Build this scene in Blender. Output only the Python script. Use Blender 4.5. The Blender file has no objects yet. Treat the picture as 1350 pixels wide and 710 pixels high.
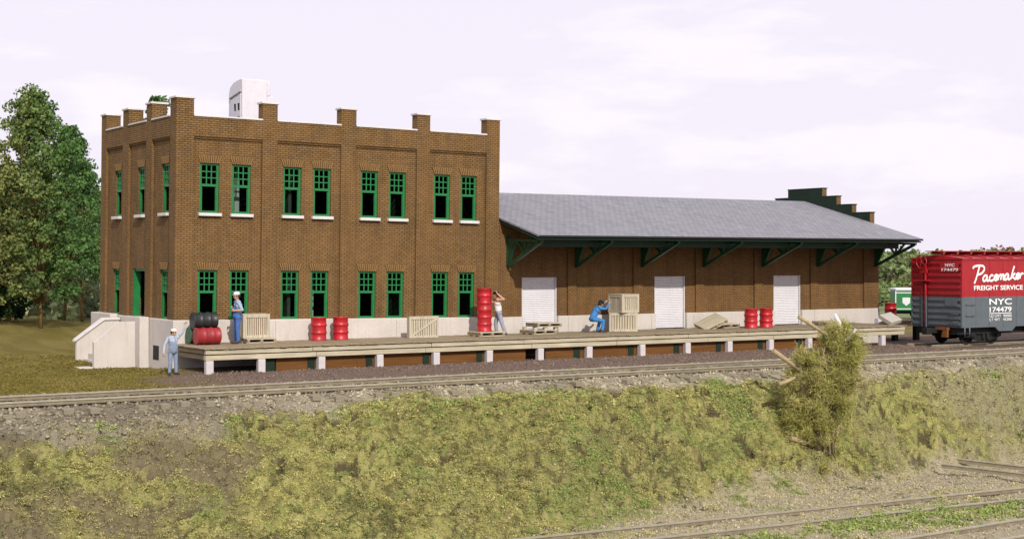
import bpy, math, random
import numpy as np
from mathutils import Vector, Matrix

random.seed(7)
RNG = np.random.default_rng(11)
scene = bpy.context.scene
COL = scene.collection
R = math.radians
PI = math.pi

# ------------------------------------------------------------------ camera model (used only to survey the photograph)
FPX, CX, HZ, EYE = 1996.0, 675.0, 342.0, 4.0
FX, FY = 0.5388, 0.8424
def ray(u):
    a = (u - CX) / FPX
    return FX + a * FY, FY - a * FX
def XatY(u, Y):
    dx, dy = ray(u)
    return Y * dx / dy
def YatX(u, X):
    dx, dy = ray(u)
    return X * dy / dx
def depth(X, Y):
    return FX * X + FY * Y
def Zat(v, X, Y):
    return EYE - (v - HZ) * depth(X, Y) / FPX
def at(u, d):
    dx, dy = ray(u)
    return dx * d, dy * d

# ------------------------------------------------------------------ mesh builder
class MB:
    def __init__(self):
        self.v = []; self.f = []; self.mi = []; self.sm = []
    def face(self, idx, m=0, smooth=False):
        self.f.append(tuple(idx)); self.mi.append(m); self.sm.append(smooth)
    def poly(self, pts, m=0, smooth=False):
        b = len(self.v); self.v += [tuple(p) for p in pts]
        self.face(range(b, b + len(pts)), m, smooth)
    def box(self, x0, x1, y0, y1, z0, z1, m=0, M=None):
        b = len(self.v)
        pts = [(x0,y0,z0),(x1,y0,z0),(x1,y1,z0),(x0,y1,z0),(x0,y0,z1),(x1,y0,z1),(x1,y1,z1),(x0,y1,z1)]
        if M is not None: pts = [tuple(M @ Vector(p)) for p in pts]
        self.v += pts
        for q in ((3,2,1,0),(4,5,6,7),(0,1,5,4),(1,2,6,5),(2,3,7,6),(3,0,4,7)):
            self.face([b+i for i in q], m)
        return self
    def beam(self, p, q, w, h, up=(0,0,1), m=0):
        p = Vector(p); q = Vector(q); d = q - p; L = d.length; d.normalize()
        up = Vector(up)
        s = d.cross(up)
        if s.length < 1e-4: s = d.cross(Vector((0,1,0)))
        s.normalize(); t = s.cross(d)
        M = Matrix(((d.x,s.x,t.x,p.x),(d.y,s.y,t.y,p.y),(d.z,s.z,t.z,p.z),(0,0,0,1)))
        return self.box(0, L, -w/2, w/2, -h/2, h/2, m, M)
    def tube(self, pts, rad, seg=8, m=0, cap=True, squash=None):
        pts = [Vector(p) for p in pts]; n = len(pts)
        if not hasattr(rad, '__len__'): rad = [rad]*n
        b = len(self.v); prev = None
        for i, p in enumerate(pts):
            d = (pts[min(i+1,n-1)] - pts[max(i-1,0)])
            if d.length < 1e-7: d = Vector((0,0,1))
            d.normalize()
            if prev is None:
                a = Vector((0,0,1)) if abs(d.z) < .9 else Vector((1,0,0))
            else: a = prev
            s = a - d * a.dot(d)
            if s.length < 1e-5: s = d.orthogonal()
            s.normalize(); prev = s; t = d.cross(s)
            for k in range(seg):
                an = 2*PI*k/seg
                o = (s*math.cos(an) + t*math.sin(an)) * rad[i]
                if squash: o = Vector((o.x*squash[0], o.y*squash[1], o.z*squash[2]))
                self.v.append(tuple(p + o))
        for i in range(n-1):
            for k in range(seg):
                k2 = (k+1) % seg
                self.face((b+i*seg+k, b+i*seg+k2, b+(i+1)*seg+k2, b+(i+1)*seg+k), m, True)
        if cap:
            self.face([b+k for k in range(seg)][::-1], m)
            self.face([b+(n-1)*seg+k for k in range(seg)], m)
        return self
    def lathe(self, prof, seg=28, m=0, M=None, smooth=True):
        b = len(self.v)
        for r, z in prof:
            for k in range(seg):
                an = 2*PI*k/seg
                p = Vector((r*math.cos(an), r*math.sin(an), z))
                if M is not None: p = M @ p
                self.v.append(tuple(p))
        for i in range(len(prof)-1):
            for k in range(seg):
                k2 = (k+1) % seg
                self.face((b+i*seg+k, b+i*seg+k2, b+(i+1)*seg+k2, b+(i+1)*seg+k), m, smooth)
        self.face([b+k for k in range(seg)][::-1], m)
        e = b+(len(prof)-1)*seg
        self.face([e+k for k in range(seg)], m)
        return self
    def prism(self, poly, axis, a0, a1, m=0):
        # poly: 2D outline; axis 'x' -> (y,z), 'y' -> (x,z), 'z' -> (x,y)
        n = len(poly)
        def P(p, a):
            return {'x': (a,p[0],p[1]), 'y': (p[0],a,p[1]), 'z': (p[0],p[1],a)}[axis]
        b = len(self.v)
        self.v += [P(p,a0) for p in poly] + [P(p,a1) for p in poly]
        self.face(list(range(b,b+n))[::-1], m); self.face(range(b+n,b+2*n), m)
        for i in range(n):
            j = (i+1) % n
            self.face((b+i,b+j,b+n+j,b+n+i), m)
        return self
    def ball(self, c, r, seg=10, rings=6, m=0, sc=(1,1,1)):
        b = len(self.v)
        for i in range(rings+1):
            th = PI*i/rings
            for k in range(seg):
                ph = 2*PI*k/seg
                self.v.append((c[0]+r*sc[0]*math.sin(th)*math.cos(ph), c[1]+r*sc[1]*math.sin(th)*math.sin(ph), c[2]+r*sc[2]*math.cos(th)))
        for i in range(rings):
            for k in range(seg):
                k2 = (k+1)%seg
                self.face((b+i*seg+k, b+(i+1)*seg+k, b+(i+1)*seg+k2, b+i*seg+k2), m, True)
        return self
    def build(self, name, mats, parent=None, loc=None, bevel=0.0, fix=True):
        if not isinstance(mats, (list, tuple)): mats = [mats]
        me = bpy.data.meshes.new(name)
        me.from_pydata(self.v, [], self.f)
        for mm in mats: me.materials.append(mm)
        me.polygons.foreach_set('material_index', self.mi)
        me.polygons.foreach_set('use_smooth', self.sm)
        if fix:
            import bmesh
            bm = bmesh.new(); bm.from_mesh(me)
            bmesh.ops.recalc_face_normals(bm, faces=bm.faces)
            bm.to_mesh(me); bm.free()
        uvl = me.uv_layers.new(name='UVMap')
        nv = len(me.vertices); nl = len(me.loops); npl = len(me.polygons)
        co = np.empty(nv*3, np.float32); me.vertices.foreach_get('co', co); co = co.reshape(-1,3)
        li = np.empty(nl, np.int32); me.loops.foreach_get('vertex_index', li)
        nr = np.empty(npl*3, np.float32); me.polygons.foreach_get('normal', nr); nr = np.abs(nr.reshape(-1,3))
        lt = np.empty(npl, np.int32); me.polygons.foreach_get('loop_total', lt)
        ax = np.repeat(np.argmax(nr + np.array([0,.02,.01]), 1), lt)
        c = co[li]
        uv = np.where((ax==0)[:,None], c[:,[1,2]], np.where((ax==1)[:,None], c[:,[0,2]], c[:,[0,1]]))
        uvl.data.foreach_set('uv', uv.astype(np.float32).ravel())
        me.update()
        o = bpy.data.objects.new(name, me); COL.objects.link(o)
        if parent is not None: o.parent = parent
        if loc is not None: o.location = loc
        if bevel:
            mod = o.modifiers.new('bevel', 'BEVEL'); mod.width = bevel; mod.segments = 2
            mod.limit_method = 'ANGLE'; mod.angle_limit = R(40)
        return o

def tag(o, label=None, cat=None, group=None, kind=None):
    if label: o['label'] = label
    if cat: o['category'] = cat
    if group: o['group'] = group
    if kind: o['kind'] = kind
    return o
def empty(name, loc, rz=0.0, label=None, cat=None, group=None):
    o = bpy.data.objects.new(name, None); COL.objects.link(o)
    o.empty_display_size = .2
    o.location = loc; o.rotation_euler = (0,0,rz)
    return tag(o, label, cat, group)
def copy_tree(o, parent=None):
    c = o.copy(); COL.objects.link(c)
    if parent is not None:
        c.parent = parent
    for ch in [x for x in bpy.data.objects if x.parent == o]:
        copy_tree(ch, c)
    return c
def big_mesh(name, V, F, mat, colors=None, parent=None, loc=None, smooth=False):
    """numpy mesh: V (n,3), F (m,k)"""
    me = bpy.data.meshes.new(name)
    n, (m, k) = len(V), F.shape
    me.vertices.add(n); me.vertices.foreach_set('co', np.ascontiguousarray(V, np.float32).ravel())
    me.loops.add(m*k); me.loops.foreach_set('vertex_index', np.ascontiguousarray(F, np.int32).ravel())
    me.polygons.add(m); me.polygons.foreach_set('loop_start', np.arange(0, m*k, k, dtype=np.int32))
    if smooth: me.polygons.foreach_set('use_smooth', np.ones(m, bool))
    if colors is not None:
        at_ = me.color_attributes.new('Col', 'FLOAT_COLOR', 'POINT')
        c4 = np.ones((n,4), np.float32); c4[:,:3] = colors
        at_.data.foreach_set('color', c4.ravel())
    me.materials.append(mat)
    me.update(calc_edges=True); me.validate()
    o = bpy.data.objects.new(name, me); COL.objects.link(o)
    if parent is not None: o.parent = parent
    if loc is not None: o.location = loc
    return o

# ------------------------------------------------------------------ numpy noise
def _hash(ix, iy, seed):
    h = (ix.astype(np.int64)*374761393 + iy.astype(np.int64)*668265263 + seed*974711) & 0xffffffff
    h = ((h ^ (h >> 13)) * 1274126177) & 0xffffffff
    h = h ^ (h >> 16)
    return (h & 0xffff) / 65535.0
def vnoise(x, y, seed=0):
    ix = np.floor(x); iy = np.floor(y); fx = x-ix; fy = y-iy
    fx = fx*fx*(3-2*fx); fy = fy*fy*(3-2*fy)
    a = _hash(ix,iy,seed); b = _hash(ix+1,iy,seed); c = _hash(ix,iy+1,seed); d = _hash(ix+1,iy+1,seed)
    return (a*(1-fx)+b*fx)*(1-fy) + (c*(1-fx)+d*fx)*fy
def fbm(x, y, seed=0, oct=4):
    s = 0; a = .5; t = 0
    for i in range(oct):
        s = s + a*vnoise(x*2**i, y*2**i, seed+i*17); t += a; a *= .5
    return s/t
def worley(x, y, seed=0):
    ix = np.floor(x); iy = np.floor(y); best = np.full(x.shape, 9.0); cid = np.zeros(x.shape)
    for dx in (-1,0,1):
        for dy in (-1,0,1):
            cx = ix+dx; cy = iy+dy
            d2 = (cx+_hash(cx,cy,seed)-x)**2 + (cy+_hash(cx,cy,seed+5)-y)**2
            k = d2 < best; best = np.where(k, d2, best); cid = np.where(k, _hash(cx,cy,seed+9), cid)
    return np.sqrt(best), cid
def wob(x, y): return x + .5*(fbm(x*1.7,y*1.7,201,2)-.5), y + .5*(fbm(x*1.7,y*1.7,203,2)-.5)
def sstep(a, b, x):
    t = np.clip((x-a)/(b-a), 0, 1); return t*t*(3-2*t)

# ------------------------------------------------------------------ materials
def lin(r, g, b, k=1.0):
    f = lambda c: (c/255/12.92 if c/255 <= .04045 else ((c/255+.055)/1.055)**2.4) * k
    return (f(r), f(g), f(b), 1)
class NT:
    def __init__(self, name):
        self.m = bpy.data.materials.new(name); self.m.use_nodes = True
        self.t = self.m.node_tree; self.n = self.t.nodes; self.l = self.t.links
        self.b = self.n['Principled BSDF']
    def new(self, kind, **kw):
        o = self.n.new(kind)
        for k, v in kw.items(): setattr(o, k, v)
        return o
    def link(self, a, b): self.l.new(a, b)
    def mix(self, fac, a, b, mode='MIX'):
        o = self.new('ShaderNodeMix', data_type='RGBA', blend_type=mode)
        for s, v in ((0,fac),(6,a),(7,b)):
            if hasattr(v, 'is_output'): self.link(v, o.inputs[s])
            else: o.inputs[s].default_value = v
        return o.outputs[2]
    def noise(self, scale, detail=5, rough=.6, vec=None, out='Fac'):
        o = self.new('ShaderNodeTexNoise'); o.inputs['Scale'].default_value = scale
        o.inputs['Detail'].default_value = detail; o.inputs['Roughness'].default_value = rough
        if vec is not None: self.link(vec, o.inputs['Vector'])
        return o.outputs[out]
    def ramp(self, fac, stops):
        o = self.new('ShaderNodeValToRGB'); e = o.color_ramp.elements
        while len(e) < len(stops): e.new(.5)
        for el, (p, c) in zip(e, stops):
            el.position = p; el.color = c if hasattr(c, '__len__') else (c,c,c,1)
        self.link(fac, o.inputs['Fac']); return o.outputs['Color']
    def mapping(self, vec, scale=(1,1,1), rot=(0,0,0)):
        o = self.new('ShaderNodeMapping'); o.inputs['Scale'].default_value = scale; o.inputs['Rotation'].default_value = rot
        self.link(vec, o.inputs['Vector']); return o.outputs['Vector']
    def bump(self, h, strength=.4, dist=.02, invert=False):
        o = self.new('ShaderNodeBump', invert=invert)
        o.inputs['Strength'].default_value = strength; o.inputs['Distance'].default_value = dist
        self.link(h, o.inputs['Height']); self.link(o.outputs['Normal'], self.b.inputs['Normal'])
    def done(self, col, rough=.8, metal=0, spec=None):
        if hasattr(col, 'is_output'): self.link(col, self.b.inputs['Base Color'])
        else: self.b.inputs['Base Color'].default_value = col
        self.b.inputs['Roughness'].default_value = rough; self.b.inputs['Metallic'].default_value = metal
        if spec is not None: self.b.inputs['Specular IOR Level'].default_value = spec
        return self.m
def shade(c, k): return (c[0]*k, c[1]*k, c[2]*k, 1)

def weathered(name, c, var=.25, scale=2.0, rough=.8, bump=.15, fine=40, metal=0, streak=0.0, dirt=None, spec=.3):
    t = NT(name); tc = t.new('ShaderNodeTexCoord').outputs['Object']
    n1 = t.noise(scale, 6, .65, tc); n2 = t.noise(fine, 4, .6, tc)
    col = t.mix(t.ramp(n1, [(.3,0),(.7,1)]), shade(c,1-var), shade(c,1+var*.7))
    col = t.mix(t.ramp(n2, [(.35,0),(.65,1)]), t.mix(.25, col, shade(c,.45)), col)
    if streak:
        sv = t.mapping(tc, (6,6,.5)); n3 = t.noise(1.6, 4, .6, sv)
        f = t.ramp(n3, [(.52,0),(.72,streak)])
        col = t.mix(f, col, dirt or shade(c,.4))
    t.bump(n2, bump, .01)
    return t.done(col, rough, metal, spec)

def brick_mat(name, c1, c2, mortar, w=.22, h=.079, rot=False):
    t = NT(name); tc = t.new('ShaderNodeTexCoord'); uv = tc.outputs['UV']; ob = tc.outputs['Object']
    b = t.new('ShaderNodeTexBrick'); t.link(uv, b.inputs['Vector'])
    b.inputs['Scale'].default_value = 1; b.inputs['Brick Width'].default_value = w; b.inputs['Row Height'].default_value = h
    b.inputs['Mortar Size'].default_value = .0125; b.inputs['Mortar Smooth'].default_value = .35; b.inputs['Bias'].default_value = -.1
    b.inputs['Color1'].default_value = c1; b.inputs['Color2'].default_value = c2; b.inputs['Mortar'].default_value = mortar
    col = b.outputs['Color']
    n = t.noise(.8, 6, .62, ob)
    col = t.mix(t.ramp(n, [(.34,.0),(.7,.34)]), col, lin(158,116,72,.85))
    n2 = t.noise(1.6, 5, .65, t.mapping(ob, (1.8,1.8,.22)))
    col = t.mix(t.ramp(n2, [(.46,0),(.74,.6)]), col, shade(c2,.5))
    n3 = t.noise(26, 4, .6, ob)
    col = t.mix(t.ramp(n3, [(.35,.25),(.62,0)]), col, shade(mortar,1.2))
    t.bump(b.outputs['Fac'], .55, .012, invert=True)
    return t.done(col, .85, 0, .25)

def wood_mat(name, c, along='x', dark=.5):
    t = NT(name); ob = t.new('ShaderNodeTexCoord').outputs['Object']
    sc = {'x': (.6,14,14), 'y': (14,.6,14), 'z': (14,14,.6)}[along]
    n1 = t.noise(1.5, 6, .65, t.mapping(ob, sc)); n2 = t.noise(.9, 4, .6, ob); n3 = t.noise(30, 3, .6, ob)
    col = t.mix(t.ramp(n1, [(.3,0),(.66,1)]), shade(c,dark), shade(c,1.12))
    col = t.mix(t.ramp(n2, [(.35,.35),(.65,0)]), col, shade(c,.6))
    col = t.mix(t.ramp(n3, [(.3,.3),(.5,0)]), col, shade(c,.4))
    t.bump(n1, .3, .008)
    return t.done(col, .85, 0, .2)

def paint_mat(name, c, rough=.35, var=.12, chip=None, chipf=.0, spec=.5):
    t = NT(name); ob = t.new('ShaderNodeTexCoord').outputs['Object']
    n1 = t.noise(3, 5, .6, ob)
    col = t.mix(t.ramp(n1, [(.3,0),(.7,1)]), shade(c,1-var*1.5), shade(c,1+var))
    if chip:
        n2 = t.noise(9, 6, .7, ob)
        col = t.mix(t.ramp(n2, [(.6-chipf*.1,0),(.72-chipf*.1,.8)]), col, chip)
    t.bump(t.noise(18,3,.5,ob), .06, .01)
    return t.done(col, rough, 0, spec)

def leaf_mat(name, trans=.25, rough=.8):
    t = NT(name)
    a = t.new('ShaderNodeAttribute', attribute_name='Col')
    m = t.done(a.outputs['Color'], rough, 0, .15)
    if trans:
        tr = t.new('ShaderNodeBsdfTranslucent'); t.link(a.outputs['Color'], tr.inputs['Color'])
        mx = t.new('ShaderNodeMixShader'); mx.inputs[0].default_value = trans
        t.link(t.b.outputs[0], mx.inputs[1]); t.link(tr.outputs[0], mx.inputs[2])
        t.link(mx.outputs[0], t.n['Material Output'].inputs['Surface'])
    return m

M = {}
M['brick'] = brick_mat('office_brick', (.225,.137,.053,1), (.162,.096,.036,1), (.026,.014,.006,1))
M['brick_w'] = brick_mat('warehouse_brick', (.208,.120,.045,1), (.157,.087,.033,1), (.035,.019,.009,1))
M['brick_in'] = weathered('dark_plaster', (.085,.10,.08,1), .2)
M['lintel'] = weathered('lintel_brick', (.215,.126,.046,1), .25, 5, .85)
M['mortar'] = weathered('dark_mortar', (.035,.018,.01,1), .2)
M['concrete'] = weathered('concrete', (.565,.525,.49,1), .1, .9, .9, .2, 30, streak=.22, dirt=(.30,.27,.22,1))
M['coping'] = weathered('coping_stone', (.62,.60,.60,1), .12, 2, .8)
M['green'] = paint_mat('green_paint', (.008,.16,.04,1), .45)
M['darkgreen'] = paint_mat('dark_green_paint', (.006,.035,.018,1), .6)
M['bracket'] = paint_mat('bracket_green_paint', (.006,.055,.022,1), .5)
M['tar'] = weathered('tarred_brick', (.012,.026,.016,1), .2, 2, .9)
M['wood'] = wood_mat('weathered_wood', (.50,.445,.325,1), 'x', .62)
M['wood_y'] = wood_mat('weathered_planks', (.34,.275,.18,1), 'y', .55)
M['crate'] = wood_mat('crate_wood', (.52,.47,.36,1), 'z', .6)
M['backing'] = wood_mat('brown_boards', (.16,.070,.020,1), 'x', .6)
M['post'] = weathered('white_post', (.55,.52,.53,1), .1, 4, .8)
M['red'] = paint_mat('red_drum_paint', (.42,.010,.018,1), .4, .22, (.16,.03,.02,1), .5)
M['redold'] = paint_mat('worn_red_drum_paint', (.30,.016,.022,1), .5, .2, (.08,.05,.045,1), .6)
M['blackdrum'] = paint_mat('black_drum_paint', (.016,.02,.022,1), .45, .2)
M['greendrum'] = paint_mat('green_drum_paint', (.02,.09,.045,1), .5, .2)
M['white'] = paint_mat('white_paint', (.62,.60,.66,1), .5, .05)
M['shutter'] = weathered('white_shutter', (.74,.73,.77,1), .06, 2, .5, .05, 30, streak=.15)
M['rail'] = weathered('rail_steel', (.27,.23,.155,1), .25, 4, .55, .1, 50, .25)
M['railtop'] = weathered('rail_head', (.50,.46,.36,1), .2, 4, .4, .1, 50, .5)
M['tie'] = wood_mat('sleeper_wood', (.29,.255,.185,1), 'y', .55)
M['carred'] = paint_mat('boxcar_red', (.33,.010,.016,1), .42, .1)
M['cargrey'] = paint_mat('boxcar_grey', (.095,.117,.132,1), .5, .1)
M['carblack'] = weathered('grimy_black', (.014,.016,.016,1), .3, 3, .7)
M['rust'] = weathered('rusty_brown', (.20,.075,.02,1), .3, 4, .8)
M['letter'] = paint_mat('white_lettering', (.82,.82,.80,1), .5, .03)
M['trunk'] = wood_mat('bark', (.20,.135,.05,1), 'z', .5)
M['shrubwood'] = wood_mat('shrub_bark', (.36,.27,.20,1), 'z', .5)
M['deadwood'] = wood_mat('dead_wood', (.42,.33,.19,1), 'x', .55)
M['leaf'] = leaf_mat('tree_leaves', .25)
M['turf'] = leaf_mat('turf_clumps', .12)
M['stone'] = leaf_mat('loose_stones', 0)
M['greyboard'] = weathered('grey_board', (.45,.43,.38,1), .1, 3, .8)
M['rubber'] = weathered('tyre_rubber', (.02,.02,.02,1), .2, 5, .8)

def glass_mat():
    t = NT('window_glass'); out = t.n['Material Output']
    tr = t.new('ShaderNodeBsdfTransparent'); tr.inputs[0].default_value = (.70,.76,.73,1)
    t.link(tr.outputs[0], out.inputs[0])
    return t.m
M['glass'] = glass_mat()

def roof_mat():
    t = NT('grey_shingles'); tc = t.new('ShaderNodeTexCoord'); ob = tc.outputs['Object']; uv = tc.outputs['UV']
    b = t.new('ShaderNodeTexBrick'); t.link(uv, b.inputs['Vector'])
    b.inputs['Scale'].default_value = 1; b.inputs['Brick Width'].default_value = .30; b.inputs['Row Height'].default_value = .22
    b.inputs['Mortar Size'].default_value = .012; b.inputs['Mortar Smooth'].default_value = .3
    b.inputs['Color1'].default_value = (.25,.254,.29,1); b.inputs['Color2'].default_value = (.19,.193,.22,1); b.inputs['Mortar'].default_value = (.06,.063,.072,1)
    n = t.noise(1.2, 6, .65, t.mapping(ob, (1.6,.35,1)))
    col = t.mix(t.ramp(n, [(.35,0),(.7,.45)]), b.outputs['Color'], (.30,.30,.32,1))
    n2 = t.noise(20, 4, .6, ob)
    col = t.mix(t.ramp(n2, [(.35,.3),(.6,0)]), col, (.09,.09,.1,1))
    t.bump(b.outputs['Fac'], .5, .02, invert=True)
    return t.done(col, .8, 0, .3)
M['roof'] = roof_mat()

def ground_mat():
    t = NT('ground_cover'); ob = t.new('ShaderNodeTexCoord').outputs['Object']
    a = t.new('ShaderNodeAttribute', attribute_name='Col').outputs['Color']
    n1 = t.noise(9, 6, .7, ob); n2 = t.noise(45, 4, .65, ob)
    col = t.mix(t.ramp(n1, [(.3,.5),(.55,0)]), a, t.mix(1, a, (.45,.42,.36,1), 'MULTIPLY'))
    col = t.mix(t.ramp(n2, [(.5,0),(.75,.5)]), col, t.mix(1, a, (1.5,1.5,1.5,1), 'MULTIPLY'))
    v = t.new('ShaderNodeTexVoronoi'); v.inputs['Scale'].default_value = 14; t.link(ob, v.inputs['Vector'])  # sunward side of the crown painted lighter olive
    h = t.new('ShaderNodeMath', operation='ADD'); t.link(n2, h.inputs[0]); t.link(v.outputs['Distance'], h.inputs[1])
    t.bump(h.outputs[0], .8, .05)
    return t.done(col, .95, 0, .1)
M['ground'] = ground_mat()

# ------------------------------------------------------------------ ground
TRK_Y = 37.0       # centre of the upper track
YARD_Z = -2.7
def toe(x): return 29.2 + 3.4*sstep(8, 36, x)
def height(x, y, detail=True):
    z = np.zeros_like(x)
    # railway formation
    z = z + .5*sstep(42.0, 39.2, y) * sstep(20, 26, y)*0 + .5*sstep(42.0, 39.2, y)
    yt = toe(x); top = 35.35 + .3*(fbm(x*.5, x*0, 5)-.5)
    s = np.clip((top - y)/(top - yt), 0, 1)
    s = .75*s + .25*s*s*(3-2*s)
    z = z - .26*sstep(36.0, 35.3, y) + (YARD_Z - .24)*s
    # lawn mounds to the left
    lm = sstep(22, 14, x)*sstep(54, 62, y)*sstep(95, 82, y)
    lm2 = sstep(30,24,x)*sstep(64, 72, y)*sstep(98,86,y)
    z = z + np.maximum(lm,lm2)*(.15+.75*fbm(x*.22, y*.22, 3, 3))
    # cinders heaped by the dock
    z = z + .12*sstep(17.2,18.8,x)*sstep(44.5,47,y)*sstep(54,52,y)*sstep(54,50,x)
    z = z + .13*sstep(40.5,42.5,y)*sstep(49.5,47.2,y)*sstep(15,19,x)*(fbm(x*.8,y*.8,9,3)-.25)
    # distant rising land
    dist = np.sqrt(x*x + y*y)
    left = sstep(.62, .30, x/np.maximum(y,1.0)) * (y > 0)
    right = sstep(.82, 1.0, x/np.maximum(y,1.0)) * (y > 0)
    z = z + left*8.0*sstep(88, 180, dist)*(.8+.3*fbm(x*.012, y*.012, 21, 2)) + right*3.2*sstep(115, 230, dist)
    if detail:
        sl = sstep(36.0, 35.4, y)
        rough = sl*(.35 + .65*sstep(0,.1,s)*sstep(1.0,.85,s))
        z = z + rough*(.42*(fbm(x*.9, y*.9, 31, 3)-.5) + .34*(fbm(x*2.6, y*2.6, 33, 3)-.5) + .12*(fbm(x*8, y*8, 35, 2)-.5))
        cov = rough*sstep(-.05,.15,s)*sstep(1.02,.85,s)
        wx_, wy_ = wob(x, y)
        f1, c1 = worley(wx_/.50, wy_/.23, 301); f2, c2 = worley(wx_/.23, wy_/.125, 311)
        z = z + cov*(.17*np.sqrt(np.clip(1-(f1/.72)**2,0,1))*(c1>.3)*(.5+.7*c1) + .12*np.sqrt(np.clip(1-(f2/.75)**2,0,1))*(c2>.25)*(.4+.8*c2))
        f3, c3 = worley(wx_/.13, wy_/.11, 321)
        z = z + cov*.05*np.sqrt(np.clip(1-(f3/.8)**2,0,1))*(c3>.45)
        near = sstep(60, 45, y)
        z = z + near*.05*(fbm(x*5, y*5, 41, 2)-.5)*sstep(40.5,39.5,y) + near*.045*(fbm(x*6,y*6,43,2)-.5)*sstep(39.5,40.5,y)
    return z
LUMP = np.array([[.07,.062,.03],[.18,.15,.075],[.29,.265,.095],[.33,.315,.115],[.27,.285,.09],[.37,.35,.15],[.25,.245,.09],[.18,.23,.07],[.31,.295,.11],[.11,.11,.045]])  # clump tones, the darkest painting shaded hollows
def lump_mask(x, y):
    wx_, wy_ = wob(x, y)
    f1, c1 = worley(wx_/.50, wy_/.23, 301); f2, c2 = worley(wx_/.23, wy_/.125, 311)
    return np.clip(np.maximum((1-(f1/.72)**2)*(c1>.3)*.9, .95*(1-(f2/.78)**2)*(c2>.28)),0,1), c1, c2
def ground_col(x, y):
    """what the ground is made of: lawn, cinders, ballast, turf, dirt, yard gravel"""
    n = fbm(x*.35, y*.35, 51, 4); n2 = fbm(x*1.2, y*1.2, 53, 3); nb = fbm(x*.16, y*.3, 57, 3)
    lawn = np.array([.15,.125,.03]); lawn2 = np.array([.20,.165,.05])
    cind = np.array([.17,.125,.10]); ball = np.array([.33,.295,.215]); turf = np.array([.31,.295,.105]); turf2 = np.array([.23,.22,.08])
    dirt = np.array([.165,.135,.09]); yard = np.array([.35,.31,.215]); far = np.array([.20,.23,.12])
    def mx(a, b, f): return a + (b-a)*f[..., None]
    c = mx(np.broadcast_to(lawn, x.shape+(3,)), lawn2, sstep(.4,.65,n2))
    fc = sstep(15.0, 18.0, x + 3.0*(n-.5)*2 + (44-y)*.35)*sstep(60,54,y + 8*(n-.5))
    c = mx(c, cind, fc*sstep(.15,.4,n2+.2))
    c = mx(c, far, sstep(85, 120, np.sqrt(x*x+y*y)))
    bc_ = mx(np.broadcast_to(ball, x.shape+(3,)), np.array([.19,.165,.12]), np.clip(sstep(.42,.62,n2)*.75 + .5*sstep(19,12,x),0,1))
    bc_ = bc_*(.62+.38*sstep(.62,.95,np.abs(y-TRK_Y)))[...,None]
    fb_ = sstep(40.3, 39.5, y + .8*(n2-.5))[...,None]; c = c*(1-fb_) + bc_*fb_
    yt = toe(x); s = (35.1-y)/(35.1-yt)
    t = mx(np.broadcast_to(turf2, x.shape+(3,)), turf, sstep(.35,.6,n))
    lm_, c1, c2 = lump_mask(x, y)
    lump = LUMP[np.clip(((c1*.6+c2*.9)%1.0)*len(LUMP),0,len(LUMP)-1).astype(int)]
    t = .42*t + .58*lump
    t = mx(np.broadcast_to(np.array([.09,.075,.038]), x.shape+(3,)), t, sstep(.10,.42,lm_ + .25*(n2-.5)))  # soil between lumps, painted dark as the shade of the hollows
    t = mx(t, dirt, sstep(.56,.72, nb + .23*sstep(19,11,x) + .35*(n2-.5))*.85*(.12+.88*sstep(22,13,x)))
    greyr = sstep(33.5,37,x)*sstep(.66,.48, n)
    t = mx(t, np.array([.27,.245,.15]), np.clip(greyr,0,1)*.85)
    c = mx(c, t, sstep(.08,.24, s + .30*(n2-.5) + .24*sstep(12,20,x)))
    c = mx(c, yard, sstep(.84,1.04, s + .5*(n-.5) + .25*(n2-.5)) * sstep(17,24, x + 5*(n-.5)))
    return c
xs = np.concatenate([np.linspace(-1500,-60,13), np.arange(-55,4,3.), np.arange(4,54,.05), np.arange(54,62,.2), np.arange(62,130,2.), np.linspace(132,1900,36)])
ys = np.concatenate([np.linspace(-600,5,12), np.arange(10,24,1.), np.arange(24,28,.1), np.arange(28,36.4,.045), np.arange(36.4,40.6,.08), np.arange(40.6,50,.2), np.arange(50,66,.5), np.arange(66,130,1.5), np.linspace(132,2200,46)])
GX, GY = np.meshgrid(xs, ys)
GZ = height(GX, GY)
GC = ground_col(GX, GY)
nx, ny = len(xs), len(ys)
ii = (np.arange(ny-1)[:,None]*nx + np.arange(nx-1)[None,:]).ravel()
GF = np.stack([ii, ii+1, ii+nx+1, ii+nx], 1)
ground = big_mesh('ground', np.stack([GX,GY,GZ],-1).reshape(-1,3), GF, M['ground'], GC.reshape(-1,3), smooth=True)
tag(ground, kind='structure')
def gz(x, y): return float(height(np.array([float(x)]), np.array([float(y)]))[0])

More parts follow.
